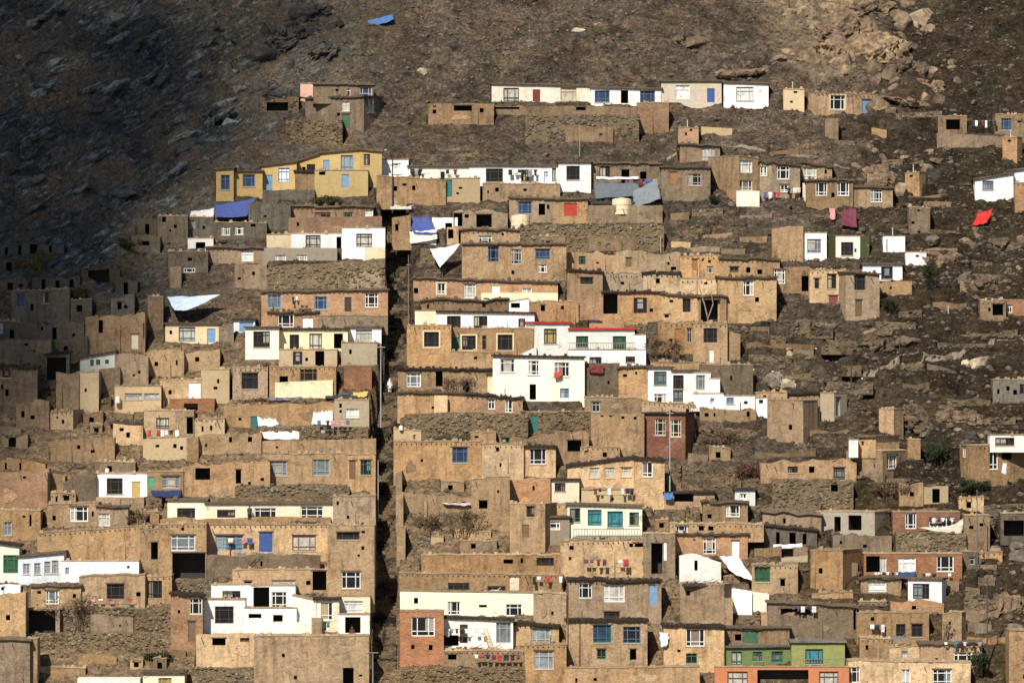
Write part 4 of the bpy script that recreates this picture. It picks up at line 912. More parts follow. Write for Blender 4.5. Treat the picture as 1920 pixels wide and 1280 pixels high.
parse('''
mud_wall|low ochre wall piece standing before the sloping rubble bank left of the lane|560,520/514,640,541|n||r=j;d=1.2
mud_wall|second ochre wall piece before the sloping rubble bank, nearer the lane|655,512/508,716,541|n||r=j;d=1.2;t=1.1
mud_hut|small mud hut with one hole before the rubble bank below the red door|1010,444,1060,471|n|v1024,452,1034,462|r=p;d=1.6
mud_wall|stepped mud wall piece before the rubble bank below the red door|1100,440/448,1190,471|n||r=j;d=1.4;t=.9
mud_wall|mud wall piece before the overgrown rubble wall, lower left|170,1150/1158,250,1186|m||r=j;d=1.4;t=.85
mud_wall|mud wall piece under the highest white row before its long rubble wall|1060,236/240,1150,265|n||r=j;d=1.2;t=.85
''')
# ---------------------------------------------------------------- the lane up the hill
LANE = [(735, 372), (737, 430), (742, 500), (748, 570), (748, 650), (738, 730), (724, 800), (723, 900), (725, 1000), (723, 1100), (721, 1200), (718, 1320)]
LD = 4.0                                # how far the lane is cut below the slope
def lane_y(py): return (S * Y0 + LD) / (S - (640 - py) / F)
_ly = np.array([lane_y(q[1]) for q in LANE][::-1]); _lx = np.array([(q[0] - 960) / F * lane_y(q[1]) for q in LANE][::-1])
LH = 1.3
# ---------------------------------------------------------------- hillside as one sheet
def sstep(a, b, x):
    t = np.clip((x - a) / (b - a), 0, 1); return t * t * (3 - 2 * t)
fx = np.arange(-74, 74.01, .36); fy = np.arange(633, 782, .36)
gx = np.concatenate([np.linspace(-900, -110, 28), np.linspace(-100, -76, 14), fx, np.linspace(76, 100, 14), np.linspace(110, 900, 28)])
gy = np.concatenate([np.linspace(-400, 560, 26), np.linspace(575, 631, 24), fy, np.linspace(784, 850, 40), np.linspace(870, 1500, 24)])
X, Y = np.meshgrid(gx, gy)
Zs = S * (Y - Y0)
Zs = np.where(Y < 608, -59.8 + 0 * Y, Zs)
Zs = np.where(Y > 950, S * 250 + (Y - 950) * .3, Zs)
def fbm(scale, seed, octs, hard=False, sx=1.0):
    out = np.zeros(X.size); xs, ys = X.ravel() * sx / scale, Y.ravel() / scale
    fr = noise.fractal
    if hard: out[:] = [noise.ridged_multi_fractal((a, b, seed), .9, 2.1, octs, 1.0, 2.0) - 1.0 for a, b in zip(xs, ys)]
    else: out[:] = [fr((a, b, seed), .75, 2.1, octs) for a, b in zip(xs, ys)]
    return out.reshape(X.shape)
v = np.where(Y > 300, Zs / np.maximum(Y, 1), 0); PX = 960 + F * X / np.maximum(Y, 1); PY = 640 - F * v
wild = np.maximum(sstep(330, 130, PY), sstep(520, 240, PX + np.maximum(PY - 330, 0) * .8))       # steep open rock above and left of the houses
wild = np.maximum(wild, .55 * sstep(1420, 1700, PX))
n1 = fbm(3.2, 3.1, 5); n2 = fbm(14, 9.7, 4); n3 = fbm(5.0, 5.5, 5, True, .7); n4 = fbm(1.1, 2.2, 3)
sx_, sz_ = X / 1.0, S * (Y - Y0)
al, ac = (.8 * sx_ + .6 * sz_) / 16, (-.6 * sx_ + .8 * sz_) / 2.4
n6 = np.array([noise.ridged_multi_fractal((a, b, 3.3), .9, 2.1, 5, 1.0, 2.0) - 1.0 for a, b in zip(al.ravel(), ac.ravel())]).reshape(X.shape)
slate = sstep(0, 120, (500 - PX) - (PY - 200) * .7) * sstep(520, 420, PY)
Zs = Zs + n6 * 1.15 * slate
gx_ = np.interp(PY, [600, 640, 700, 760, 830, 900, 980], [1500, 1560, 1600, 1660, 1735, 1800, 1880])
gly = np.exp(-((PX - gx_) / 34.0) ** 2) * sstep(600, 650, PY) * sstep(980, 930, PY)
Zs = Zs - gly * (1.9 + n2 * .8)
n5 = fbm(2.4, 12.3, 4, False, .35)
Zs = Zs + n5 * (.16 + .22 * wild) + n1 * (.30 + .50 * wild) + n2 * (.25 + 1.2 * wild) + n4 * (.17 + .18 * wild) + n3 * .7 * wild
gul = sstep(0, 150, (560 - PX) - (PY - 150) * .9) * sstep(470, 380, PY)                             # the flank dropping into the gully
crag = fbm(9.0, 7.7, 6, True, .8)
Zs = Zs - gul * (2.6 + 2.4 * n2 - 1.9 * crag)
rgt = sstep(1480, 1600, PX) * sstep(1800, 1740, PX) * sstep(220, 120, PY)
Zs = Zs + rgt * (crag * 1.3 + n3 * .6)
Zs = np.where((Y < 600) | (np.abs(X) > 300), np.where(Y < 600, -59.8 + n2 * 1.2, Zs), Zs)
def win(o, u, n, W, D, m):
    cs = [o + u * a - n * b for a in (-m, W + m) for b in (-m, D + m)]
    x0, x1 = min(c.x for c in cs), max(c.x for c in cs); y0, y1 = min(c.y for c in cs), max(c.y for c in cs)
    return slice(np.searchsorted(gy, y0), np.searchsorted(gy, y1)), slice(np.searchsorted(gx, x0), np.searchsorted(gx, x1))
for o, u, n, W, D, zb, zt, fb in CARVE:             # level ground behind walls and roofs
    if W < 3.5 or fb < 0: continue
    ext = (zt - zb) / S + 1
    sl = win(o, u, n, W, D + ext, .5); xx, yy = X[sl] - o.x, Y[sl] - o.y
    a = xx * u.x + yy * u.y; b = -(xx * n.x + yy * n.y)
    m = (a > .1) & (a < W - .1) & (b > D - .3) & (b < D + ext)
    Zs[sl] = np.where(m, np.maximum(Zs[sl], zt - .3 + n1[sl] * .12), Zs[sl])
for o, u, n, W, D, zb, zt, fb in CARVE:             # footprints and a step of level ground before each front
    sl = win(o, u, n, W, D, 1.2); xx, yy = X[sl] - o.x, Y[sl] - o.y
    a = xx * u.x + yy * u.y; b = -(xx * n.x + yy * n.y)
    m = (a > -.3) & (a < W + .3) & (b > -1.0) & (b < .3)
    Zs[sl] = np.where(m, np.minimum(Zs[sl], zb + .02 + n4[sl] * .05), Zs[sl])
    m = (a > .02) & (a < W - .02) & (b > .1) & (b < D - .15)
    Zs[sl] = np.where(m, np.minimum(Zs[sl], zb - .25), Zs[sl])
lc = np.interp(Y, _ly, _lx); inl = (Y > _ly[0]) & (Y < _ly[-1])
base = S * (Y - Y0) - LD - .25
dl = np.abs(X - lc)
Zs = np.where(inl & (dl < LH + .25), np.minimum(Zs, base), Zs)
nx, ny = len(gx), len(gy)
verts = np.stack([X.ravel(), Y.ravel(), Zs.ravel()], 1)
idx = np.arange(nx * ny).reshape(ny, nx)
fc = np.stack([idx[:-1, :-1], idx[:-1, 1:], idx[1:, 1:], idx[1:, :-1]], -1).reshape(-1, 4)
me = bpy.data.meshes.new('hillside'); me.vertices.add(len(verts)); me.vertices.foreach_set('co', verts.astype(np.float32).ravel())
me.loops.add(fc.size); me.loops.foreach_set('vertex_index', fc.astype(np.int32).ravel())
me.polygons.add(len(fc)); me.polygons.foreach_set('loop_start', np.arange(0, fc.size, 4, dtype=np.int32))
me.polygons.foreach_set('loop_total', np.full(len(fc), 4, dtype=np.int32)); me.update(calc_edges=True)
me.polygons.foreach_set('use_smooth', [True] * len(fc))
tag(link('hillside', me, HILL), kind='structure')
def gz(x, y):
    i = int(np.clip(np.searchsorted(gy, y) - 1, 0, ny - 2)); j = int(np.clip(np.searchsorted(gx, x) - 1, 0, nx - 2))
    a = (y - gy[i]) / (gy[i + 1] - gy[i]); b = (x - gx[j]) / (gx[j + 1] - gx[j])
    return float((Zs[i, j] * (1 - b) + Zs[i, j + 1] * b) * (1 - a) + (Zs[i + 1, j] * (1 - b) + Zs[i + 1, j + 1] * b) * a)
def on_hill(px, py):
    """the point of the hill seen at a pixel (first hit along the ray)"""
    y0 = dep(py); best = None
    for k in range(-30, 31):
        y = y0 + k * .25; p = P(px, py, y)
        if gz(p.x, p.y) >= p.z: return Vector((p.x, p.y, gz(p.x, p.y)))
    return P(px, py)
# steps of the lane
mb = MB(); y = _ly[0]; st = .55
while y < _ly[-1]:
    x0, x1 = float(np.interp(y, _ly, _lx)), float(np.interp(y + st, _ly, _lx)); z0, z1 = S * (y - Y0) - LD, S * (y + st - Y0) - LD
    mb.quad(Vector((x0 - LH, y, z0 - .1)), Vector((x0 + LH, y, z0 - .1)), Vector((x0 + LH, y, z1 + random.uniform(-.05, .03))), Vector((x0 - LH, y, z1 + random.uniform(-.05, .03))))
    mb.quad(Vector((x0 - LH, y, z1 - .02)), Vector((x0 + LH, y, z1 - .02)), Vector((x1 + LH, y + st, z1 - .06)), Vector((x1 - LH, y + st, z1 - .06)))
    y += st
tag(mb.build('path', STONE, None, (.03, .026, .021)), kind='structure')

# ---------------------------------------------------------------- stones
_ico = None
def ico(sub):
    bm = bmesh.new(); bmesh.ops.create_icosphere(bm, subdivisions=sub, radius=1.0)
    vs = np.array([v.co[:] for v in bm.verts]); fs = [tuple(v.index for v in f.verts) for f in bm.faces]; bm.free(); return vs, fs
I1, I3 = ico(1), ico(3)
ROCKS = 0
def boulder(px, py, wpx, hpx, col, label, group=None, sink=.25, name='boulder'):
    global ROCKS; ROCKS += 1
    rnd = random.Random(ROCKS * 13 + 5)
    p = on_hill(px, py + hpx * .35); sp = F / p.y
    a, h = wpx / sp / 2, hpx / sp / 2
    off = Vector((rnd.uniform(0, 90), rnd.uniform(0, 90), rnd.uniform(0, 90))); vs = []
    bf_ = rnd.uniform(.75, 1.2); planes = [(Vector((rnd.gauss(0, 1), rnd.gauss(0, 1), rnd.gauss(0, .8))).normalized(), rnd.uniform(.45, .82)) for _ in range(14)]
    for q in I3[0]:
        d = Vector(q); r = 1 + .28 * noise.fractal(d * 1.3 + off, .8, 2.0, 4); c = d * r
        for n_, k in planes:
            t = c.dot(n_)
            if t > k: c -= n_ * (t - k) * .97
        vs.append((c.x * a * 1.15, c.y * max(a, h) * .9, c.z * h * 1.25))
    o = link(name, mesh(name, vs, I3[1]), ROCK, None, tuple(c * bf_ for c in col))
    o.location = p - Vector((0, 0, h * sink)); o.rotation_euler = (0, rnd.uniform(-.25, .25), 0)
    tag(o, label, 'rock', group)
TAN, GREY, DARK, PALE, BRN = (.27, .20, .13), (.15, .13, .108), (.055, .05, .045), (.46, .38, .27), (.14, .10, .07)
for a in [(1083, 50, 34, 22, PALE, 'pale split boulder high on the open slope above the white row'), (1122, 46, 30, 12, TAN, 'flat tan slab just right of the pale split boulder on the open slope'),
          (1192, 38, 46, 30, BRN, 'brown boulder at the top edge, right of the flat tan slab'), (1300, 70, 74, 30, BRN, 'wide brown rock shelf above the greyish white house'),
          (853, 80, 26, 20, DARK, 'single dark boulder on the slope below the blue sheet'), (1462, 108, 34, 14, TAN, 'tan slab above the plastered latrine tower'),
          (790, 130, 24, 18, PALE, 'pale boulder on the slope above the left end of the white row'), (1836, 668, 42, 36, PALE, 'large cream boulder on the rubble slope at the right'),
          (1812, 676, 20, 16, PALE, 'small cream rock left of the large cream boulder'), (1630, 620, 40, 26, TAN, 'tan rock below the tall brown corner house'),
          (526, 168, 76, 34, DARK, 'black rock mass above the rubble shed at upper left'), (432, 222, 44, 26, (.20, .23, .23), 'pale grey green slab ledge on the dark left flank'),
          (395, 262, 60, 14, (.15, .18, .17), 'long grey green rock rib on the dark left flank'), (1688, 345, 26, 30, TAN, 'tan rock leaning beside the latrine with pipe'), (1636, 330, 34, 26, TAN, 'tan rock point above the right end of the terrace'),
          (1680, 308, 24, 14, TAN, 'round tan stone above the latrine with pipe'), (1757, 300, 26, 14, BRN, 'reddish stone right of the latrine with pipe'),
          (1750, 318, 46, 22, DARK, 'dark rock slab right of the latrine with pipe'), (1885, 1120, 60, 44, BRN, 'big brown boulder at the lower right edge'),
          (1862, 1085, 40, 30, GREY, 'grey boulder above the big brown boulder at the lower right'), (1905, 1172, 40, 40, GREY, 'grey boulder below the big brown boulder at the lower right'),
          (1452, 700, 30, 34, GREY, 'tall grey rock left of the pale rock fan on the right slope'), (1480, 712, 40, 26, PALE, 'pale rock fan under the pole stump on the right slope')]:
    boulder(*a)
rr = random.Random(21)
def scatter(n, x0, y0, x1, y1, s0, s1, cols, label, group, fl=(.5, .95), sink=.4):
    for _ in range(n):
        s = rr.uniform(s0, s1) * rr.choice([.7, 1, 1, 1.4])
        boulder(rr.uniform(x0, x1), rr.uniform(y0, y1), s, s * rr.uniform(*fl), rr.choice(cols), label, group, sink)
scatter(18, 478, -2, 640, 112, 16, 44, [DARK, (.045, .043, .04), (.08, .072, .062)], 'black rock in the crag at the top left', 'black rocks of the top left crag', (.5, 1.1), .35)
scatter(8, 486, 150, 566, 190, 12, 30, [DARK, (.08, .072, .062)], 'dark rock around the rubble shed at upper left', 'dark rocks at the rubble shed', (.5, .9), .35)
scatter(34, 1540, -5, 1745, 125, 22, 52, [(.24, .17, .105), (.20, .145, .09), (.15, .11, .075), BRN, (.27, .20, .13)], 'angular boulder in the rock outcrop at the top right', 'boulders of the top right outcrop', (.6, 1.2), .55)
scatter(26, 1640, 105, 1800, 205, 16, 38, [(.25, .18, .11), BRN, (.20, .145, .095)], 'boulder trailing below the top right outcrop', 'boulders trailing below the top right outcrop', (.5, .95), .5)
scatter(20, 1600, 270, 1790, 340, 10, 26, [(.25, .18, .11), BRN, (.20, .145, .095)], 'rock in the ledge above the right end of the right terrace', 'rocks above the right terrace', (.5, .95), .5)
scatter(12, 1380, 20, 1530, 130, 8, 22, [TAN, BRN, GREY], 'small rock on the slope left of the top right outcrop', 'rocks left of the top right outcrop', (.35, .6))
scatter(20, 1690, 430, 1915, 560, 12, 30, [TAN, BRN, GREY, BRN], 'rock on the steep rubble slope below the red cloth', 'rocks below the red cloth')
scatter(18, 1680, 690, 1860, 830, 10, 28, [BRN, GREY, TAN, DARK], 'rock in the shaded gully on the right', 'rocks in the right hand gully')
scatter(14, 1400, 640, 1640, 730, 8, 18, [TAN, GREY, PALE], 'rock on the rubble slope below the cream mud house', 'rocks below the cream mud house')
scatter(18, 1820, 1000, 1920, 1200, 14, 34, [BRN, GREY, BRN], 'rock on the bare slope at the lower right edge', 'rocks at the lower right edge')
scatter(32, 20, 20, 520, 380, 12, 46, [(.09, .088, .08), (.12, .12, .11), (.14, .11, .08), (.20, .19, .165)], 'dark slate rock on the shaded left flank', 'slate rocks on the left flank', (.3, .6))
I5 = ico(5)
def crag(name, px, py, wpx, hpx, col, label, rot=0.0, depth=.8, group=None):
    rnd = random.Random(int(px * 3 + py)); p = on_hill(px, py + hpx * .3); sp = F / p.y; a, h = wpx / sp / 2, hpx / sp / 2
    off = Vector((rnd.uniform(0, 90), rnd.uniform(0, 90), rnd.uniform(0, 90))); vs = []; k = max(1.6, 1.1 * max(a, h)) / 1.2
    base = I5 if wpx > 50 else I3
    for q in base[0]:
        d = Vector(q); c = Vector((d.x * a, d.y * max(h, a * .5) * depth, d.z * h))
        w = c * .55 + Vector((noise.noise(c * .5 + off), noise.noise(c * .5 + off * 1.3), noise.noise(c * .5 - off))) * .8
        t = noise.cell(w * 1.1 + off) * .55 + noise.cell(w * 2.3 + off) * .3 + noise.ridged_multi_fractal(c * .6 + off, .9, 2.1, 5, 1, 2) * .22
        c += Vector((d.x * .9, d.y, d.z)) * (t - .55) * min(.9, .55 * h + .12)
        vs.append(tuple(c))
    o = link(name, mesh(name, vs, base[1]), ROCK, None, col); o.location = p - Vector((0, -.15, h * .35)); o.rotation_euler = (0, R(rot), 0)
    tag(o, label, 'rock', group)
W1, W2, W3, K1 = (.26, .185, .115), (.19, .135, .088), (.13, .098, .068), (.07, .062, .055)
for a in [('rock_outcrop', 1585, 34, 130, 84, W2, 'broad brown crag at the left of the top right outcrop'), ('rock_outcrop', 1652, 66, 124, 104, W1, 'big fractured tan crag in the middle of the top right outcrop'),
          ('rock_outcrop', 1704, 108, 96, 70, W3, 'dark brown crag at the right of the top right outcrop', 25), ('rock_outcrop', 1625, 2, 130, 60, W2, 'crag cut by the top edge in the top right outcrop'),
          ('rock_outcrop', 1752, 158, 84, 40, W1, 'tan ledge trailing down right from the top right outcrop', 30), ('rock_outcrop', 1560, 78, 60, 46, W1, 'low tan crag at the lower left of the top right outcrop'),
          ('rock_outcrop', 1700, 182, 110, 24, W2, 'long low ledge below the top right outcrop', 12), ('rock_outcrop', 1300, 66, 90, 34, W3, 'dark rock shelf high above the greyish white house', 10),
          ('rock_outcrop', 1390, 128, 120, 22, W2, 'low brown ledge above the closed window white house', -4), ('rock_outcrop', 1190, 36, 50, 30, W3, 'brown crag at the top edge above the blue window white house'),
          ('rock_outcrop', 525, 52, 116, 76, K1, 'largest black crag at the top left', -32), ('rock_outcrop', 596, 92, 90, 40, K1, 'low black crag right of the largest one at the top left', -30),
          ('rock_outcrop', 575, 14, 100, 44, K1, 'black crag at the top edge above the largest black crag', -28), ('rock_outcrop', 524, 170, 84, 36, K1, 'black rock mass over the rubble shed at upper left'),
          ('rock_outcrop', 1765, 470, 120, 54, W2, 'brown crag on the steep slope below the red tarpaulin', 18), ('rock_outcrop', 1850, 516, 110, 46, W3, 'dark crag on the steep slope above the orange brick house', 12),
          ('rock_outcrop', 1880, 450, 90, 50, W3, 'dark crag right of the red tarpaulin at the right edge', 20), ('rock_outcrop', 1725, 770, 100, 56, W3, 'dark crag in the shaded gully right of the narrow orange tower', 30),
          ('rock_outcrop', 1810, 772, 110, 50, W2, 'brown crag above the mud and white house at the right edge', 14), ('rock_outcrop', 1872, 1120, 110, 84, W2, 'brown crag on the bare slope at the lower right edge', -20),
          ('rock_outcrop', 1462, 704, 60, 50, (.22, .19, .15), 'grey crag beside the pale rock fan on the right slope', 20), ('rock_outcrop', 1660, 640, 130, 30, W3, 'low dark ledge over the footpath on the right slope', -8),
          ('rock_outcrop', 1520, 600, 110, 30, W3, 'low dark bank of rock below the cream mud house', 0), ('rock_outcrop', 1350, 800, 110, 30, W3, 'dark rocky bank right of the dark red brick house', 8),
          ('rock_outcrop', 1660, 320, 90, 40, W2, 'tan rock ledge behind the right end of the right terrace', 15)]:
    crag(*a)
rq = random.Random(8)
for i in range(46):
    x, y = rq.uniform(10, 470), rq.uniform(10, 420)
    if x + y * .8 > 640: continue
    crag('rock_rib', x, y, rq.uniform(40, 120), rq.uniform(9, 22), rq.choice([(.10, .10, .095), (.15, .155, .145), (.20, .21, .195), (.075, .073, .07)]), 'long slanting slate rib on the shaded left flank', rq.uniform(-42, -24), .6, 'slate ribs on the left flank')
# loose rubble all over the slope: uncountable
rs = np.random.RandomState(4); N = 11000
pts = np.stack([rs.uniform(-64, 64, N), rs.uniform(640, 772, N)], 1)
right = np.stack([rs.uniform(22, 64, 4200), rs.uniform(650, 735, 4200)], 1); upper = np.stack([rs.uniform(-64, 64, 2600), rs.uniform(742, 772, 2600)], 1); pts = np.concatenate([pts, right, upper]); V = []; FQ = []; base_v, base_f = I1; base_f = np.array(base_f); ok = 0; off = 0
for x, y in pts:
    s = .07 + .22 * rs.rand() ** 3 + (.22 if rs.rand() < (.05 if x < 20 or y > 738 else .16) else 0)
    q = base_v * (1 + rs.uniform(-.25, .25, (len(base_v), 1))) * np.array([s * rs.uniform(.8, 1.5), s, s * rs.uniform(.5, .9)])
    V.append(q + np.array([x, y, gz(x, y) + s * .15])); FQ.append(base_f + off); off += len(base_v)
V = np.concatenate(V); FQ = np.concatenate(FQ)
tag(link('rubble', mesh('rubble', V.tolist(), FQ.tolist()), ROCK, None, (.125, .098, .072)), 'loose grey and tan rubble strewn over the whole hillside', 'rubble', kind='stuff')

# dry weeds and litter: uncountable
V = []; FQ = []; n_ = 0; N = 26000
for x, y in np.stack([rs.uniform(-64, 64, N), rs.uniform(640, 772, N)], 1):
    if noise.noise((x * .11, y * .11, 4.0)) < -.12 + .3 * rs.rand(): continue
    z = gz(x, y); r_ = .06 + .16 * rs.rand()
    for _ in range(3):
        a = rs.uniform(0, 6.28); c, s_ = math.cos(a) * r_, math.sin(a) * r_; h = rs.uniform(.06, .24)
        V += [(x - c, y - s_, z - .05), (x + c, y + s_, z - .05), (x + c * .6 + rs.uniform(-.08, .08), y + s_, z + h), (x - c * .7, y - s_ + rs.uniform(-.08, .08), z + h * .8)]
        FQ.append((n_, n_ + 1, n_ + 2, n_ + 3)); n_ += 4
tag(link('dry_weeds', mesh('dry_weeds', V, FQ), ROCK, None, (.115, .09, .05)), 'dry weeds and litter tufts covering the open ground', 'weeds', kind='stuff')

def track(pts, w):
    mb = MB(); q = [on_hill(a, b) for a, b in pts]; prev = None
    for i in range(len(q) - 1):
        k = max(2, int((q[i + 1] - q[i]).length / .5))
        for j in range(k):
            p = q[i].lerp(q[i + 1], j / k); a, b = Vector((p.x, p.y - w / 2, gz(p.x, p.y - w / 2) + .05)), Vector((p.x, p.y + w / 2, gz(p.x, p.y + w / 2) + .05))
            if prev: mb.quad(prev[0], a, b, prev[1])
            prev = (a, b)
    tag(mb.build('footpath', ROOF, None, (.20, .165, .125)), kind='structure')
track([(1560, 722), (1600, 712), (1640, 702), (1690, 684), (1740, 672), (1800, 668), (1860, 650), (1930, 640)], .8)
track([(1250, 300), (1330, 288), (1420, 282), (1520, 300), (1600, 318)], .5)
# ---------------------------------------------------------------- cloths and tarpaulins
def cloth(name, label, cs, yref, col, cat, grp=None, sag=.16, mat=PAINT, nu=16, thick=.02, wav=.09):
    """cs: four corners (px, py, metres nearer(-) or farther(+) than the hill at photo row yref)"""
    Yr = dep(yref); p = [P(a, b, Yr + c) for a, b, c in cs]; c0 = sum(p, Vector()) / 4
    rnd = random.Random(len(label)); vs = []; fs = []; k = rnd.uniform(0, 50)
    for i in range(nu + 1):
        for j in range(nu + 1):
            a, b = i / nu, j / nu
            q = p[0] * (1 - a) * (1 - b) + p[1] * a * (1 - b) + p[2] * a * b + p[3] * (1 - a) * b - c0
            q.z -= sag * 4 * (a * (1 - a) + b * (1 - b)) / 2 * .9
            q += Vector((noise.noise((a * 4 + k, b * 4, 1)), noise.noise((a * 5, b * 5 + k, 7)), noise.noise((a * 5 + k, b * 5, 3)))) * wav + Vector((0, -1, .6)) * .07 * (noise.noise((a * 11 + k, b * 9, 5)) + .7 * math.sin((a * 1.3 + b * .5) * 17 + k) * noise.noise((a * 3, b * 3, k)))
            vs.append(q)
    for i in range(nu):
        for j in range(nu):
            n = i * (nu + 1) + j; fs.append((n, n + nu + 1, n + nu + 2, n + 1))
    o = link(name, mesh(name, vs, fs, True), mat, None, col); o.location = c0
    m = o.modifiers.new('thick', 'SOLIDIFY'); m.thickness = thick
    tag(o, label, cat, grp); return o
BLUE = (.05, .078, .26)
T = [('tarpaulin', 'bright blue tarpaulin roof on the dark left flank below the yellow house', [(402, 384, 1.6), (481, 371, 1.6), (463, 406, -.3), (403, 407, -.3)], 418, BLUE, 'tarpaulin'),
     ('sheet', 'crumpled white sheet beside the blue tarpaulin on the left flank', [(358, 396, 1.2), (402, 390, 1.2), (400, 408, -.2), (354, 410, -.2)], 415, (.62, .60, .60), 'sheet'),
     ('tarpaulin', 'blue tarpaulin roof beside the lane above the white awning', [(754, 407, 1.2), (807, 406, 1.2), (820, 438, -.4), (776, 437, -.4)], 458, BLUE, 'tarpaulin'),
     ('awning', 'white canvas valance below the blue roof beside the lane', [(768, 434, -.2), (819, 430, -.2), (820, 448, -.35), (769, 457, -.35)], 458, (.74, .70, .62), 'awning'),
     ('awning', 'triangular white awning left of the tall tan house', [(806, 467, -.6), (864, 457, -.6), (826, 500, -2.6), (825, 501, -2.6)], 500, (.80, .80, .80), 'awning'),
     ('metal_sheet', 'pointed white and pale blue metal roof sheet on the left', [(314, 556, .5), (414, 552, .5), (353, 581, -1.6), (327, 581, -1.6)], 600, (.52, .62, .78), 'roof sheet'),
     ('red_cloth', 'vivid red tarpaulin on the steep slope near the right edge', [(1834, 399, .8), (1862, 391, .8), (1850, 418, -.3), (1822, 423, -.3)], 425, (.46, .02, .015), 'tarpaulin'),
     ('tarpaulin', 'grey blue plastic sheet over the shelter under the sagging white awning', [(1114, 341, .9), (1196, 343, .9), (1206, 366, -.4), (1116, 372, -.4)], 378, (.10, .12, .14), 'tarpaulin'),
     ('tarpaulin', 'faded blue grey tarpaulin heap right of the cream water tank', [(1186, 358, .8), (1232, 335, .8), (1240, 372, -.3), (1186, 390, -.3)], 392, (.16, .185, .21), 'tarpaulin'),
     ('awning', 'sagging narrow white awning strung across the shabby brown house', [(1118, 331, -.9), (1198, 331, -.9), (1198, 335, -1.1), (1118, 335, -1.1)], 348, (.78, .76, .74), 'awning'),
     ('tent', 'bright white tent sheet in the lower right town', [(1350, 1042, .9), (1384, 1041, .9), (1416, 1089, -.9), (1374, 1074, -.7)], 1090, (.86, .86, .84), 'tent'),
     ('tarpaulin', 'dark blue tarpaulin sagging over the dark pit beside the white house', [(282, 919, .6), (341, 918, .6), (338, 931, -.8), (286, 930, -.8)], 938, (.02, .03, .10), 'tarpaulin'),
     ('tarpaulin', 'bright blue sheet lying alone on the slope at the top', [(677, 41, .8), (736, 27, .8), (739, 37, -.2), (688, 53, -.2)], 52, (.06, .15, .36), 'tarpaulin'),
     ('awning', 'curving off white awning on the orange brick house, lower right', [(1718, 988, -.4), (1790, 986, -.4), (1812, 963, -.9), (1801, 1004, -.9)], 1002, (.55, .50, .42), 'awning'),
     ('rug', 'dark red rug hung on the olive earth wall', [(1104, 684, -.35), (1132, 684, -.35), (1132, 699, -.35), (1104, 697, -.35)], 742, (.16, .03, .03), 'rug'),
     ('rug', 'large maroon cloth hanging on the slope below the right terrace', [(1579, 393, 1), (1605, 390, 1), (1608, 427, -.4), (1577, 421, -.4)], 425, (.13, .025, .045), 'cloth'),
     ('cloth', 'small pink cloth left of the large maroon cloth', [(1555, 390, .6), (1567, 390, .6), (1566, 411, -.2), (1557, 411, -.2)], 411, (.52, .25, .25), 'cloth'),
     ('sheet', 'grey blue plastic on the ground before the peeling house', [(504, 744, .6), (566, 741, .6), (566, 749, -.5), (504, 750, -.5)], 752, (.14, .16, .19), 'sheet'),
     ('sheet', 'teal plastic sheet on the ground beside the lane above the tan house', [(634, 738, .8), (668, 736, .8), (670, 746, -.3), (632, 747, -.3)], 750, (.07, .16, .18), 'sheet'),
     ('sheet', 'yellow cloth next to the teal plastic beside the lane', [(662, 735, .5), (690, 733, .5), (688, 743, -.3), (664, 743, -.3)], 749, (.55, .38, .12), 'sheet'),
     ('sheet', 'billowing white sheet left of the dark hole in the left yard wall', [(482, 778, .3), (514, 779, .3), (526, 800, -.6), (484, 798, -.6)], 800, (.80, .78, .74), 'sheet'),
     ('sheet', 'white sheet spread over the low rubble wall in the left yard', [(486, 802, .2), (560, 801, .2), (562, 823, -.5), (492, 822, -.5)], 826, (.74, .68, .58), 'sheet'),
     ('sheet', 'cream sheet hung before the tan house with the white slot window', [(588, 768, .2), (624, 764, .2), (624, 796, -.5), (584, 795, -.5)], 800, (.80, .74, .62), 'sheet'),
     ('tarpaulin', 'small bright blue tarpaulin corner at the foot of the utility pole', [(1245, 923, -.6), (1262, 923, -.6), (1262, 935, -.6), (1245, 935, -.6)], 950, (.08, .22, .52), 'tarpaulin'),
     ('metal_sheet', 'silver scrap metal sheets in the roofless mud yard', [(824, 936, .8), (882, 934, .8), (884, 947, -.4), (832, 944, -.4)], 960, (.45, .44, .44), 'scrap metal'),
     ('sheet', 'white cloth hanging in the dark alley, lower right', [(1236, 1184, -.2), (1254, 1186, -.2), (1252, 1208, -.4), (1240, 1212, -.4)], 1256, (.82, .80, .76), 'sheet'),
     ('awning', 'white strip awning over the dark plank shed row', [(1450, 1020, -.2), (1505, 1018, -.2), (1505, 1024, -.8), (1450, 1028, -.8)], 1030, (.80, .78, .74), 'awning'),
     ('sheet', 'deep blue cloth hung below the curtained window of the brick row', [(1680, 1071, -.4), (1718, 1070, -.4), (1716, 1083, -.5), (1682, 1083, -.5)], 1084, (.03, .06, .16), 'cloth'),
     ('sheet', 'white sheet beneath the small white house doorway on the shaded edge', [(1880, 866, -.3), (1888, 868, -.3), (1886, 888, -.4), (1878, 886, -.4)], 912, (.72, .66, .66), 'cloth'),
     ('cloth', 'red cloth draped below a barred window of the large cream house', [(1038, 698, -.3), (1052, 694, -.3), (1054, 705, -.4), (1040, 708, -.4)], 752, (.45, .06, .04), 'cloth')]
for n_, l_, c_, y_, k_, ca in T: cloth(n_, l_, c_, y_, k_, ca)
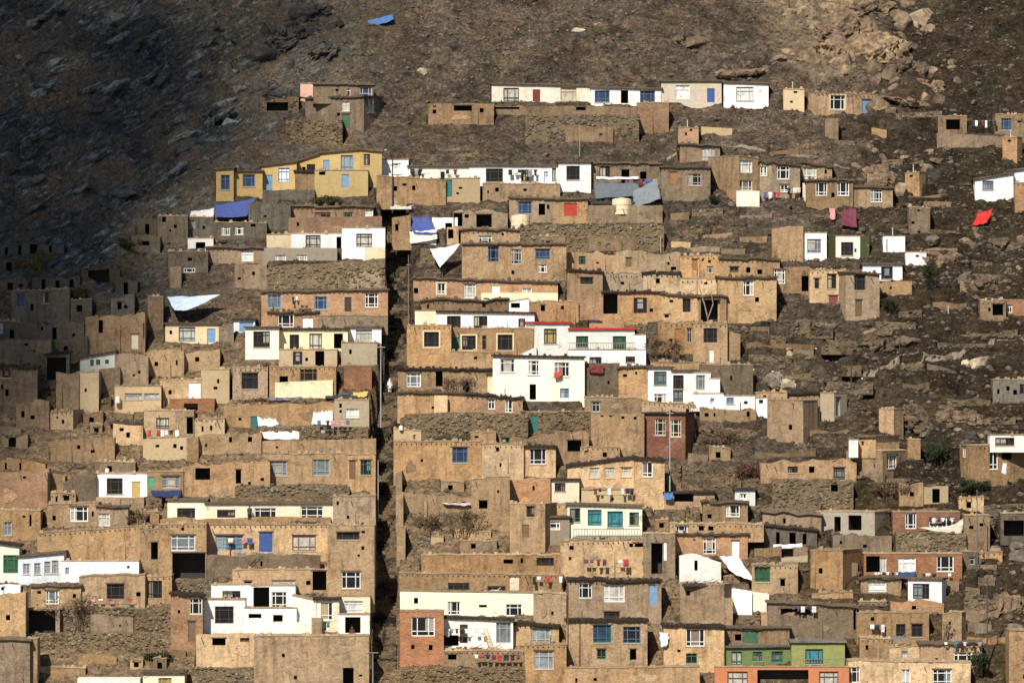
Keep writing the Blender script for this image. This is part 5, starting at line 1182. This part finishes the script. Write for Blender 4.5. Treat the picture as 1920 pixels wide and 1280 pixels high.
# ---------------------------------------------------------------- laundry: every garment a thing of its own
def laundry(where, x0, x1, yt, n, cols, foot, near=.7, h=(.6, 1.0)):
    Yd = dep(foot) - near; rnd = random.Random(int(x0 + yt)); a, b = P(x0 - 3, yt, Yd), P(x1 + 3, yt, Yd)
    lb = MB(); lb.bar(a, b, .015, n=5); tag(lb.build('clothes_line', PAINT, None, (.25, .22, .18)), 'thin clothes line stretched ' + where, 'clothes line')
    names = {'K': ('black', (.025, .025, .03)), 'W': ('white', (.80, .79, .77)), 'R': ('red', (.42, .04, .04)), 'U': ('blue', (.06, .10, .30)), 'P': ('purple', (.14, .05, .12)), 'G': ('grey', (.28, .28, .28)), 'M': ('maroon', (.16, .03, .04)), 'I': ('pink', (.55, .26, .32)), 'C': ('cream', (.66, .58, .44)), 'T': ('teal', (.05, .18, .18))}
    cnt = {}
    for c in cols: cnt[c] = cnt.get(c, 0) + 1
    for i in range(n):
        if rnd.random() < .22: continue
        c = cols[i % len(cols)]; nm, col = names[c]
        cx = a.x + (b.x - a.x) * (i + rnd.uniform(.3, .7)) / n; w = min(.75, (b.x - a.x) / n * rnd.uniform(.55, .95)); hh = rnd.uniform(h[0] * .6, h[1] * .95); vs = []; fs = []; q = 6
        shirt = rnd.random() < .5; lk = rnd.uniform(.75, 1.1)
        for r_ in range(q + 1):
            for s_ in range(q + 1):
                u, t = s_ / q - .5, r_ / q
                ww = w * (1.0 if not shirt else (1.15 if t < .3 else .72))
                vs.append((u * ww, .05 * math.sin(u * 14 + i) * t + .03 * math.sin(t * 6 + i), -t * hh * (1 if shirt or abs(u) > .1 else .93)))
        for r_ in range(q):
            for s_ in range(q):
                k = r_ * (q + 1) + s_; fs.append((k, k + 1, k + q + 2, k + q + 1))
        nme = 'shirt' if shirt else 'hanging_cloth'
        o = link(nme, mesh(nme, vs, fs, True), PAINT, None, tuple(v_ * lk for v_ in col)); o.location = (cx, Yd, a.z - .02)
        o.modifiers.new('thick', 'SOLIDIFY').thickness = .02
        many = sum(1 for j in range(n) if cols[j % len(cols)] == c) > 1
        tag(o, '%s garment hanging %s' % (nm, where), 'laundry', ('%s garments %s' % (nm, where)))
laundry('along the long low white house in the second row', 770, 800, 316, 4, 'KGKW', 345)
laundry('before the doorway of the long low white house', 824, 856, 318, 5, 'KTKPM', 345)
laundry('beside the large grid window in the second row', 955, 1005, 318, 6, 'KWKKGK', 348)
laundry('by the sagging white awning in the second row', 1172, 1232, 336, 5, 'PKMUG', 350)
laundry('in front of the black opening house at the upper right', 1824, 1866, 226, 8, 'KWKMWKCK', 262)
laundry('between the houses of the right terrace', 1424, 1462, 360, 5, 'RUWMR', 372)
laundry('under the low right terrace window', 1468, 1500, 352, 4, 'WKWC', 372)
laundry('at the foot of the ochre house at the left', 278, 332, 806, 7, 'RWRWWKW', 824, .8, (.6, .8))
laundry('before the tan house with the white slot window', 598, 652, 788, 7, 'UUKIIIU', 824, .9)
laundry('over the low rubble wall of the left yard', 594, 660, 806, 8, 'KGKKWKKT', 826, .9, (.5, .7))
laundry('on the long reddish brick house', 548, 562, 556, 3, 'KWG', 612, .4)
laundry('under the blue window of the long reddish brick house', 566, 588, 572, 4, 'KMKK', 612, .4, (.4, .6))
laundry('on the cream house with the slanted roof', 1116, 1186, 915, 9, 'MKPWWKWKK', 948, .8, (.5, .8))
laundry('in front of the broad smooth tan wall', 1098, 1186, 1048, 9, 'PPMPKRWRW', 1082, .9, (.6, 1.0))
laundry('in the mud yard with the pale door', 1002, 1052, 1080, 7, 'KWKRWKW', 1112, .6)
laundry('in the cluttered white courtyard', 838, 906, 1178, 8, 'WGMKWRCW', 1222, .8)
laundry('above the mud yard wall at the bottom centre', 890, 976, 1226, 8, 'WRKMRKKM', 1250, .9, (.5, .7))
laundry('under the dark roofed shelter on the right', 1488, 1535, 1136, 6, 'PPWKWP', 1196, .6, (.5, .8))
laundry('before the lower right laundry house', 1622, 1676, 1170, 6, 'WWKWWC', 1208, .6, (.7, 1.1))
laundry('along the lower right brick row', 1640, 1682, 1072, 6, 'WWKWKW', 1084, .6, (.4, .6))
laundry('beyond the curtained window of the lower right brick row', 1718, 1782, 1074, 7, 'UKWKWMW', 1084, .6, (.4, .6))
laundry('on the roof beside the lower right pole', 1772, 1838, 1203, 8, 'WKTKWKKG', 1262, .6, (.4, .7))
laundry('in the white courtyard beside the lane, lower left', 606, 634, 1164, 4, 'KTGW', 1194, .8)
laundry('on the mottled ochre house with the bright blue door', 416, 472, 1008, 5, 'GCIIU', 1052, .5)
laundry('at the window of the rounded mud house, lower left', 172, 250, 1122, 6, 'IWRKMR', 1142, .6, (.3, .5))
laundry('behind the curving white awning, lower right', 1742, 1786, 970, 6, 'KWMWKW', 1002, .5, (.6, .9))
# ---------------------------------------------------------------- poles
def pole(name, label, px, pt, pb, r, col, arm=None, lamp=False, yref=None):
    Yd = dep(yref or pb); top, bot = P(px, pt, Yd), P(px, pb, Yd); bot = bot - Z * 1.0
    e = bpy.data.objects.new(name, None); C.objects.link(e); e.location = P(px, pb, Yd); tag(e, label, 'pole')
    h = top.z - e.location.z
    m = MB(); m.bar((0, 0, -1), (0, 0, h), r * 1.25, r * .8, 8); m.build('post', PAINT, e, col)
    if arm:
        m = MB()
        for dz, l in arm: m.bar((-l, -.1, h - dz), (l, -.1, h - dz), .05, n=6)
        m.build('crossarm', PAINT, e, col)
    if lamp:
        m = MB(); pr = None
        for i in range(8):
            t = math.pi * i / 7; q = (-.45 + .45 * math.cos(t), 0, h + .35 * math.sin(t) * 1.2)
            if pr: m.bar(pr, q, .05, n=6)
            pr = q
        m.build('lamp_arm', PAINT, e, col)
        m = MB(); m.bar((-1.02, 0, h - .02), (-.72, 0, h + .06), .09, .12, 8); m.build('lamp_head', PAINT, e, (.35, .35, .34))
pole('lamp_post', 'tall dark lamp post standing before the small bright white house', 736, 282, 384, .08, (.05, .05, .055), [(1.8, .7)], True)
pole('utility_pole', 'slim grey pole on the lane edge beside the white house end', 714, 646, 785, .07, (.32, .33, .33), [(.3, .5)])
pole('utility_pole', 'grey steel pole with small arm in front of the dark red brick house', 1256, 768, 935, .075, (.34, .35, .36), [(.4, .4)])
pole('utility_pole', 'dark pole on the bare slope at the lower right', 1851, 1082, 1255, .075, (.07, .075, .08), [(.5, .35)])
pole('utility_pole', 'thin grey pole before the plain house right of the curving awning', 1832, 918, 1078, .06, (.14, .14, .15))
pole('utility_pole', 'T shaped steel pole at the bottom of the lane', 699, 1222, 1310, .07, (.24, .25, .25), [(.05, .6)])
pole('utility_pole', 'rusty pole at the top of the right lane wall', 766, 478, 612, .06, (.20, .15, .12), [(1.2, .25)])
pole('utility_pole', 'slim pole on the lane edge beside the ochre corner house', 709, 862, 960, .06, (.30, .31, .31))
pole('utility_pole', 'slim pole on the lane edge beside the tall ochre corner house', 704, 972, 1085, .06, (.30, .31, .31))
pole('utility_pole', 'rusty brown pole beside the two storey plastic window house', 1065, 1096, 1290, .07, (.12, .07, .05), yref=1300)
pole('wooden_post', 'bleached post on the slope under the terrace wall of the highest row', 1087, 240, 292, .05, (.30, .24, .18))
pole('wooden_post', 'bleached stake on the rubble bank in the middle of the town', 1239, 442, 474, .05, (.45, .38, .28))
pole('wooden_post', 'white stake on the rubble slope below the cream latrine box', 1778, 572, 600, .05, (.60, .58, .52))
pole('wooden_post', 'dark post standing on the rubble slope in the right gully', 1687, 628, 676, .06, (.05, .045, .04))
pole('wooden_post', 'dark pole stump at the foot of the right gully path', 1596, 668, 712, .07, (.05, .045, .04))
pole('wooden_post', 'tall dark post at the left edge compound wall', 90, 884, 935, .07, (.04, .035, .03), yref=955)
# leaning ladders
def ladder(label, a, b, yref, col, w=.25):
    A, B = P(a[0], a[1], dep(yref) - .6), P(b[0], b[1], dep(yref) - 1.2); m = MB(); s = Vector((w, 0, 0))
    m.bar(A - s, B - s, .04); m.bar(A + s, B + s, .04)
    for i in range(1, 9): q = A.lerp(B, i / 9); m.bar(q - s, q + s, .03)
    tag(m.build('ladder', PAINT, None, col), label, 'ladder')
ladder('orange wooden ladder leaning in the cluttered white courtyard', (908, 1176), (920, 1212), 1222, (.55, .26, .08))
ladder('long dark ladder leaning below the mottled house with the blue door', (480, 1036), (415, 1084), 1085, (.16, .11, .07), .2)
# ---------------------------------------------------------------- bare brush and trees
def brush(name, label, px, py, wpx, hpx, col, leafy=False, yref=None, trunk=False, grp=None):
    p = on_hill(px, py) if yref is None else P(px, py, dep(yref)); sp = F / p.y; w, h = wpx / sp, hpx / sp
    rnd = random.Random(int(px * 7 + py)); e = bpy.data.objects.new(name, None); C.objects.link(e); e.location = p; tag(e, label, 'tree' if trunk else 'shrub', grp)
    m = MB(); tips = []
    def grow(a, d, ln, r, lv):
        b = a + d * ln; m.bar(a, b, r, r * .65, 4)
        if lv == 0: tips.append(b); return
        for _ in range(rnd.choice([2, 3, 3]) if lv > 1 else 4):
            q = (d + Vector((rnd.uniform(-1, 1) * w / max(h, .3), rnd.uniform(-.8, .8), rnd.uniform(-.25, .5))) * .62).normalized()
            grow(a.lerp(b, rnd.uniform(.5, 1)), q, ln * rnd.uniform(.55, .85), r * .66, lv - 1)
    if not trunk: m.bar((-.4 * w, 0, -.2), (.4 * w, 0, -.2), .03, n=4); m.bar((0, -.4, -.2), (0, .4, -.2), .03, n=4)
    stems = 1 if trunk else max(3, int(w * 2.6))
    for i in range(stems):
        x = (rnd.uniform(-.38, .38) * w) if stems > 1 else 0
        grow(Vector((x, 0, -.2)), Vector((rnd.uniform(-.3, .3), rnd.uniform(-.3, .3), 1)).normalized(), h * (.42 if not trunk else .4), .035 if not trunk else .09, 3 if h > 1 else 2)
    m.build('branches' if not trunk else 'trunk', ROCK, e, tuple(c * .8 for c in col))
    lf = MB(); k = 10 if leafy else 3
    for t in tips:
        for _ in range(k):
            c = t + Vector((rnd.gauss(0, .16), rnd.gauss(0, .16), rnd.gauss(0, .16))); s = rnd.uniform(.05, .11)
            a, b = Vector((rnd.gauss(0, 1), rnd.gauss(0, 1), rnd.gauss(0, 1))).normalized() * s, Vector((rnd.gauss(0, 1), rnd.gauss(0, 1), rnd.gauss(0, 1))).normalized() * s
            lf.quad(c - a, c - b, c + a, c + b)
    lf.build('foliage' if leafy else 'dry_leaves', ROCK, e, col)
BR, RB, GN, OL, YG = (.16, .11, .065), (.15, .075, .045), (.035, .05, .022), (.075, .07, .03), (.17, .15, .05)
for a in [('dry_shrub', 'reddish brown brush pile below the tan house with one dark window', 478, 768, 70, 26, RB, False, 772), ('dry_shrub', 'tangled brown brush right of the red roof edge house', 1252, 672, 64, 44, BR, False, 678),
          ('bare_tree', 'leafless bush before the mottled ochre house', 432, 1048, 52, 44, (.13, .09, .07), False, 1056, True), ('dry_shrub', 'large brown thicket at the lower left beside the rounded mud house', 132, 1188, 66, 74, (.12, .08, .05), False),
          ('dry_shrub', 'dense brown bush beside the dark pit under the blue tarpaulin', 257, 996, 44, 44, BR, False, 1000), ('dry_shrub', 'big dark thicket in the debris yard of the lower centre', 876, 1022, 70, 60, (.11, .08, .045), False),
          ('dry_shrub', 'grey brown brush left of the dark thicket in the lower centre', 806, 1018, 56, 46, BR, False), ('dry_shrub', 'wispy brush beneath the mud corner house on the right slope', 1672, 946, 70, 42, BR, False),
          ('dark_shrub', 'dark green bush right of the white latrine box', 1746, 548, 34, 54, GN, True), ('dark_shrub', 'dark scrub on the gully slope right of the corner house', 1762, 880, 60, 44, GN, True),
          ('dark_shrub', 'dark scrub patch under the house at the right edge', 1830, 930, 60, 34, GN, True), ('dry_shrub', 'brown scrub on the slope right of the dark red brick house', 1352, 850, 60, 34, BR, False),
          ('dry_shrub', 'brown scrub above the ruinous mud house on the right slope', 1400, 900, 60, 36, RB, False), ('dark_shrub', 'dark brush over the big plain tan mud house', 850, 846, 60, 36, OL, False, 850),
          ('bare_tree', 'small bare tree before the tan mud tower end, lower right', 1766, 1206, 34, 52, (.12, .10, .075), False, 1210, True), ('dark_shrub', 'dark bush right of the cream house at the bottom right', 1838, 1272, 44, 50, GN, True),
          ('dark_shrub', 'low green weeds at the upper lane edge', 734, 540, 14, 26, (.045, .07, .025), True), ('poplar', 'yellow green poplar nearest the left edge on the shaded flank', 35, 522, 16, 34, YG, True), ('poplar', 'middle one of three yellow green poplars on the shaded flank', 62, 524, 22, 40, YG, True),
          ('poplar', 'right hand one of three yellow green poplars on the shaded flank', 88, 520, 18, 38, YG, True),
          ('dark_shrub', 'olive shrub right of the shaded grey house at the far left', 158, 590, 44, 36, OL, True), ('dark_shrub', 'low olive scrub on the dark slope left of the vaulted white shed', 240, 470, 60, 24, OL, True),
          ('dry_shrub', 'brush on the slope under the yellow house terrace wall', 610, 386, 70, 20, OL, True), ('dry_shrub', 'dry brush at the foot of the low mud house beside the lane', 862, 736, 50, 34, BR, False, 738),
          ('dark_shrub', 'dark scrub below the long brown wall at the bottom left', 300, 1240, 70, 20, OL, True), ('dry_shrub', 'dry scrub on the rubble bank below the red door', 1140, 470, 60, 18, BR, False),
          ('dark_shrub', 'dark weeds beside the tall brown corner house', 1668, 602, 30, 34, GN, True), ('dark_shrub', 'dark weeds below the big tan house at the right terrace', 1344, 385, 20, 18, GN, True),
          ('dry_shrub', 'scrub tuft between the orange brick house and stone terrace at the bottom', 800, 1275, 70, 20, OL, True), ('dry_shrub', 'brown brush below the stone wall at the lower left', 230, 1210, 70, 20, BR, False)]:
    brush(*a)
# the forked dead trunk in front of the tall black opening
e = bpy.data.objects.new('dead_tree', None); C.objects.link(e); e.location = P(1326, 604, dep(606) - .6); tag(e, 'pale forked dead trunk leaning before the tall black opening', 'tree')
m = MB(); q = lambda a, b: P(a, b, dep(606) - .6) - e.location
m.bar(q(1328, 610), q(1327, 596), .09, .08); m.bar(q(1327, 598), q(1321, 570), .08, .07); m.bar(q(1321, 570), q(1308, 528), .07, .05); m.bar(q(1327, 598), q(1337, 570), .08, .06); m.bar(q(1337, 570), q(1333, 545), .06, .04); m.bar(q(1321, 572), q(1316, 560), .04, .03)
m.build('trunk', ROCK, e, (.34, .27, .20))
# ---------------------------------------------------------------- people
def person(label, p, face, robe, skin=(.25, .14, .09), h=1.65, head=(.03, .025, .02), wrap=False, seated=False):
    e = bpy.data.objects.new('person', None); C.objects.link(e); e.location = p; e.rotation_euler = (0, 0, face); tag(e, label, 'person')
    k = h / 1.7
    hip = .9 if not seated else .28
    J = {'pelvis': (0, 0, hip, .14), 'waist': (0, -.01, hip + .2, .13), 'chest': (0, 0, hip + .4, .155), 'neck': (0, .0, hip + .58, .06), 'jaw': (0, -.025, hip + .66, .075), 'head': (0, -.01, hip + .76, .095), 'crown': (0, .0, hip + .85, .06)}
    E = [('pelvis', 'waist'), ('waist', 'chest'), ('chest', 'neck'), ('neck', 'jaw'), ('jaw', 'head'), ('head', 'crown')]
    for s, t in ((-1, 'l'), (1, 'r')):
        J.update({'sh' + t: (s * .19, 0, hip + .5, .065), 'el' + t: (s * .26, .04, hip + .24, .045), 'wr' + t: (s * .25, -.10, hip + .04, .032), 'pa' + t: (s * .25, -.13, hip - .03, .036)})
        E += [('chest', 'sh' + t), ('sh' + t, 'el' + t), ('el' + t, 'wr' + t), ('wr' + t, 'pa' + t)]
        for f in range(5):
            J['f%d%s' % (f, t)] = (s * (.235 + .0 * f) + (f - 2) * .016, -.17 - .012 * f, hip - .10 + .012 * abs(f - 2), .011)
            E.append(('pa' + t, 'f%d%s' % (f, t)))
        if not seated: J.update({'hp' + t: (s * .1, 0, hip - .06, .1), 'kn' + t: (s * .11, -.03, .48, .065), 'an' + t: (s * .12, .02, .08, .042), 'to' + t: (s * .13, -.16, .035, .035)})
        else: J.update({'hp' + t: (s * .1, 0, hip - .06, .1), 'kn' + t: (s * .22, -.38, .34, .07), 'an' + t: (s * .12, -.5, .06, .045), 'to' + t: (s * .12, -.66, .04, .035)})
        E += [('pelvis', 'hp' + t), ('hp' + t, 'kn' + t), ('kn' + t, 'an' + t), ('an' + t, 'to' + t)]
    ks = list(J); me = bpy.data.meshes.new('body'); me.from_pydata([tuple(c * k for c in J[q][:3]) for q in ks], [(ks.index(a), ks.index(b)) for a, b in E], [])
    b = link('body', me, PAINT, e, skin); mo = b.modifiers.new('skin', 'SKIN')
    for i, q in enumerate(ks): b.data.skin_vertices[0].data[i].radius = (J[q][3] * k,) * 2
    b.data.skin_vertices[0].data[0].use_root = True
    b.modifiers.new('sub', 'SUBSURF').levels = 1; b.modifiers['sub'].render_levels = 2
    def lathe(name, rows, col, sx=1.0, sy=.72):
        mm = MB(); N_ = 18; vs = []
        for z, r in rows:
            for i in range(N_):
                t = 2 * math.pi * i / N_; fl = 1 + .08 * math.sin(t * 6 + z * 3) * (1 if z < hip else .2); vs.append(Vector((math.cos(t) * r * fl * sx, math.sin(t) * r * fl * sy, z)) * k)
        fs = [(i * N_ + j, i * N_ + (j + 1) % N_, (i + 1) * N_ + (j + 1) % N_, (i + 1) * N_ + j) for i in range(len(rows) - 1) for j in range(N_)]
        o = link(name, mesh(name, vs, fs, True), PAINT, e, col); o.modifiers.new('thick', 'SOLIDIFY').thickness = .012; return o
    lathe('tunic', [(hip - (.42 if not seated else .22), .27), (hip - .1, .235), (hip + .15, .205), (hip + .4, .225), (hip + .52, .19), (hip + .575, .085)], robe)
    if not seated:
        for s in (-1, 1):
            o = lathe('trouser_leg', [(.08, .075), (.3, .1), (.55, .115), (.85, .12)], tuple(c * .9 for c in robe), 1, 1); o.location = (s * .11 * k, 0, 0)
    for s in (-1, 1):
        mm = MB(); mm.bar((s * .17 * k, 0, (hip + .52) * k), (s * .26 * k, .04 * k, (hip + .24) * k), .085 * k, .07 * k, 10); mm.bar((s * .26 * k, .04 * k, (hip + .25) * k), (s * .25 * k, -.09 * k, (hip + .06) * k), .07 * k, .055 * k, 10); mm.build('sleeve', PAINT, e, robe)
    hr = lathe('headscarf' if wrap else 'hair', [(hip + (.5 if wrap else .74), .19 if wrap else .1), (hip + .66, .135 if wrap else .112), (hip + .78, .125), (hip + .87, .085), (hip + .905, .01)] if wrap else [(hip + .72, .10), (hip + .8, .112), (hip + .87, .085), (hip + .90, .01)], head, 1, 1.0); hr.location = (0, .02, 0)
    m2 = MB(); m2.bar((0, -.1 * k, (hip + .74) * k), (0, -.125 * k, (hip + .70) * k), .012, .02, 6); m2.build('nose', PAINT, e, skin)
lp = lambda px, py: Vector(((px - 960) / F * lane_y(py), lane_y(py), S * (lane_y(py) - Y0) - LD + .3))
person('standing person in a long white robe on the lane', lp(731, 742), .4, (.82, .82, .80), h=1.6, head=(.75, .75, .73), wrap=True)
person('person in dark clothes standing on the terrace of the long whitewashed house', P(468, 974, dep(974) - .9), .2, (.05, .045, .05), h=1.55)
person('person in dark red clothes sitting before the small white house at the lane', P(660, 1192, dep(1196) - .7), -.3, (.12, .035, .04), h=1.6, seated=True, head=(.05, .04, .04), wrap=True)
# ---------------------------------------------------------------- tanks and odds and ends
def drum(label, px, py, wpx, hpx, yref, col):
    Yd = dep(yref) - .5; p = P(px, py, Yd); sp = F / Yd; r, h = wpx / sp / 2, hpx / sp
    e = bpy.data.objects.new('water_tank', None); C.objects.link(e); e.location = p; tag(e, label, 'tank')
    m = MB(); m.bar((0, 0, 0), (0, 0, h * .94), r, r, 20); m.bar((0, 0, h * .94), (0, 0, h), r * .97, r * .6, 20)
    for t in (.3, .6): m.bar((0, 0, h * t), (0, 0, h * t + .05), r * 1.03, r * 1.03, 20)
    m.build('tank_body', PAINT, e, col); m = MB(); m.bar((0, 0, h), (0, 0, h + .08), r * .3, r * .28, 12); m.build('lid', PAINT, e, tuple(c * .7 for c in col))
drum('large cream water tank in front of the tarpaulin camp', 1166, 402, 37, 30, 404, (.72, .62, .42))
drum('large cream water tank left of the house with the red door', 976, 432, 36, 29, 434, (.70, .60, .40))
drum('small white drum by the whitewashed hut at the left', 221, 755, 10, 12, 772, (.78, .76, .72))
drum('white drum on the slope above the white house with the yellow door', 201, 888, 8, 10, 900, (.7, .66, .6))
drum('small white drum at the foot of the brown front, right lane wall', 752, 806, 8, 8, 826, (.8, .78, .72))
rr = random.Random(5)
def junk(label, px, py, yref, n, wpx, cols):
    """a small heap of planks, boxes and rags"""
    Yd = dep(yref) + (-.6 if abs(py - yref) < 12 else 1.2); p = P(px, py, Yd); m = MB(); w = wpx / (F / Yd)
    m.box(-w / 2 - .3, -.6, -.3, w / 2 + .3, .6, .03)
    for _ in range(n):
        x, yy, z, s = rr.uniform(-w / 2, w / 2), rr.uniform(-.4, .4), rr.uniform(0, .25), rr.uniform(.08, .3); a = rr.uniform(-.7, .7)
        if rr.random() < .5: m.bar((x, yy, -.05), (x + math.cos(a) * s * 4, yy + rr.uniform(-.3, .3), z + abs(math.sin(a)) * s * 2.5), .04, n=4)
        else:
            c, d = Vector((math.cos(a), math.sin(a), 0)) * s, Vector((-math.sin(a), math.cos(a), 0)) * s * .7; o_ = Vector((x, yy, -.2)); t = Vector((0, 0, rr.uniform(.2, .5)))
            m.hexa([o_ - c - d, o_ + c - d, o_ + c + d, o_ - c + d, o_ - c - d + t, o_ + c - d + t, o_ + c + d + t, o_ - c + d + t])
    o = m.build('junk_pile', PAINT, None, cols); o.location = p; tag(o, label, 'junk')
DK, GY, WT, RD = (.05, .045, .04), (.2, .19, .18), (.6, .58, .54), (.2, .08, .06)
for a in [('dark heap of planks and scrap on the terrace below the long cream house', 570, 978, 974, 12, 40, DK), ('jumble of timber in the dark brown yard below the mottled house', 500, 1040, 1085, 26, 110, GY),
          ('scrap timber in the mud yard with the pale door', 860, 1108, 1112, 16, 90, DK), ('pale planks beside the pale door in the lower centre', 925, 1108, 1112, 10, 40, WT),
          ('rubbish heap on the long low terrace roof, lower centre', 890, 1040, 1078, 18, 70, RD), ('dark clutter under the iron balcony', 1140, 1010, 1016, 18, 110, DK),
          ('clutter in the cluttered white courtyard', 880, 1216, 1222, 22, 100, RD), ('junk along the roof of the grey tan house with three white windows', 1140, 1086, 1165, 14, 120, DK),
          ('dark clutter at the door of the low mud house beside the lane', 810, 734, 738, 14, 50, DK), ('white bundles in front of the row of whitewashed sheds', 1330, 766, 770, 10, 60, WT),
          ('scrap and bundles before the black opening house, upper right', 1840, 252, 262, 16, 60, DK), ('clutter under the tarpaulin camp', 1150, 378, 382, 18, 70, DK),
          ('clutter behind the lamp post by the white house', 752, 388, 392, 10, 30, WT), ('clutter on the terrace roof above the bottom left garage', 120, 1097, 1146, 10, 40, DK),
          ('brushwood piled on the roof beside the dark alley, lower right', 1270, 1172, 1256, 16, 60, GY), ('scrap on the roof of the plain tan block, lower right', 1316, 1093, 1172, 14, 60, DK),
          ('pale rubbish on the lower right laundry roof', 1660, 1196, 1242, 14, 80, GY), ('bundle of rags on the terrace wall above the lower right brick row', 1700, 1038, 1084, 8, 60, GY),
          ('clutter at the foot of the dark doorways, left of the lane', 640, 742, 746, 12, 50, DK), ('dark rubbish on the eroded ochre bank, left', 600, 848, 850, 12, 80, GY),
          ('rubbish on the mud yard behind the laundry, left', 540, 800, 802, 14, 90, GY), ('clutter beside the whitewashed hut at the left', 240, 790, 795, 16, 60, DK)]:
    junk(*a)
# ---------------------------------------------------------------- the cloud whose shadow lies on the left flank
EDGE = [(690, -60), (560, 90), (470, 230), (390, 330), (330, 420), (310, 500), (270, 570), (220, 630), (170, 690), (110, 760), (50, 820), (-60, 880)]
ex = np.array([q[1] for q in EDGE]); ey = np.array([q[0] for q in EDGE])
rc = random.Random(3); CT = 1700.0
mb = MB(); vs = []; fs = []
bs, bf = ico(2)
def puff(c, r):
    o = len(vs); k = rc.uniform(0, 99)
    for q in bs:
        d = Vector(q); vs.append(c + d * r * (1 + .25 * noise.noise(d * 1.7 + Vector((k, 0, 0)))))
    fs.extend(tuple(o + i for i in f) for f in bf)
for _ in range(4600):
    py = rc.uniform(-420, 900); lim = float(np.interp(py, ex, ey)) if py > -60 else 690 + (-60 - py) * .4
    px = lim + 90 - rc.uniform(0, 1000) ** 1.0
    dd = lim + 90 - px                   # pixels inside the outer shadow edge
    cl = noise.fractal(Vector((px / 150.0, py / 95.0, 2.0)), .8, 2.0, 3)
    if rc.random() > min(1, max(0, dd / (460 - 260 * min(1, max(0, (py - 380) / 220))))) ** 1.0 * 1.0 * min(1.2, max(.12, .85 + 1.1 * cl)): continue
    p = P(px, py); puff(p + SUNV * (CT + rc.uniform(-40, 60)), rc.uniform(1.5, 2.6))
me = mesh('cloud', vs, fs, True)
m, nt, b = nodes('cloud_white'); b.inputs['Base Color'].default_value = (.9, .9, .92, 1); b.inputs['Roughness'].default_value = 1.0; b.inputs['Specular IOR Level'].default_value = 0
tag(link('cloud', me, m), kind='structure')
# ---------------------------------------------------------------- camera, sun, sky
cam = bpy.data.cameras.new('camera'); co = bpy.data.objects.new('camera', cam); C.objects.link(co)
cam.sensor_width = 36; cam.lens = 36 * F / 1920; cam.clip_end = 6000; cam.clip_start = 1
co.location = (0, 0, 0); co.rotation_euler = (R(90), 0, 0); sc.camera = co
sl = bpy.data.lights.new('sun', 'SUN'); so = bpy.data.objects.new('sun', sl); C.objects.link(so)
sl.energy = 5.0; sl.angle = R(.5); sl.color = (1.0, .92, .79)
so.rotation_euler = SUNV.to_track_quat('Z', 'Y').to_euler()
w = bpy.data.worlds.new('World'); sc.world = w; w.use_nodes = True
nt = w.node_tree; bg = nt.nodes['Background']; sk = nt.nodes.new('ShaderNodeTexSky'); sk.sky_type = 'NISHITA'; sk.sun_disc = False
sk.sun_elevation = R(SUN_EL); sk.sun_rotation = R(180 + SUN_AZ); sk.altitude = 1800
nt.links.new(sk.outputs[0], bg.inputs[0]); bg.inputs[1].default_value = .064
sc.view_settings.view_transform = 'Standard'; sc.view_settings.look = 'None'; sc.view_settings.exposure = .36; sc.view_settings.gamma = 1
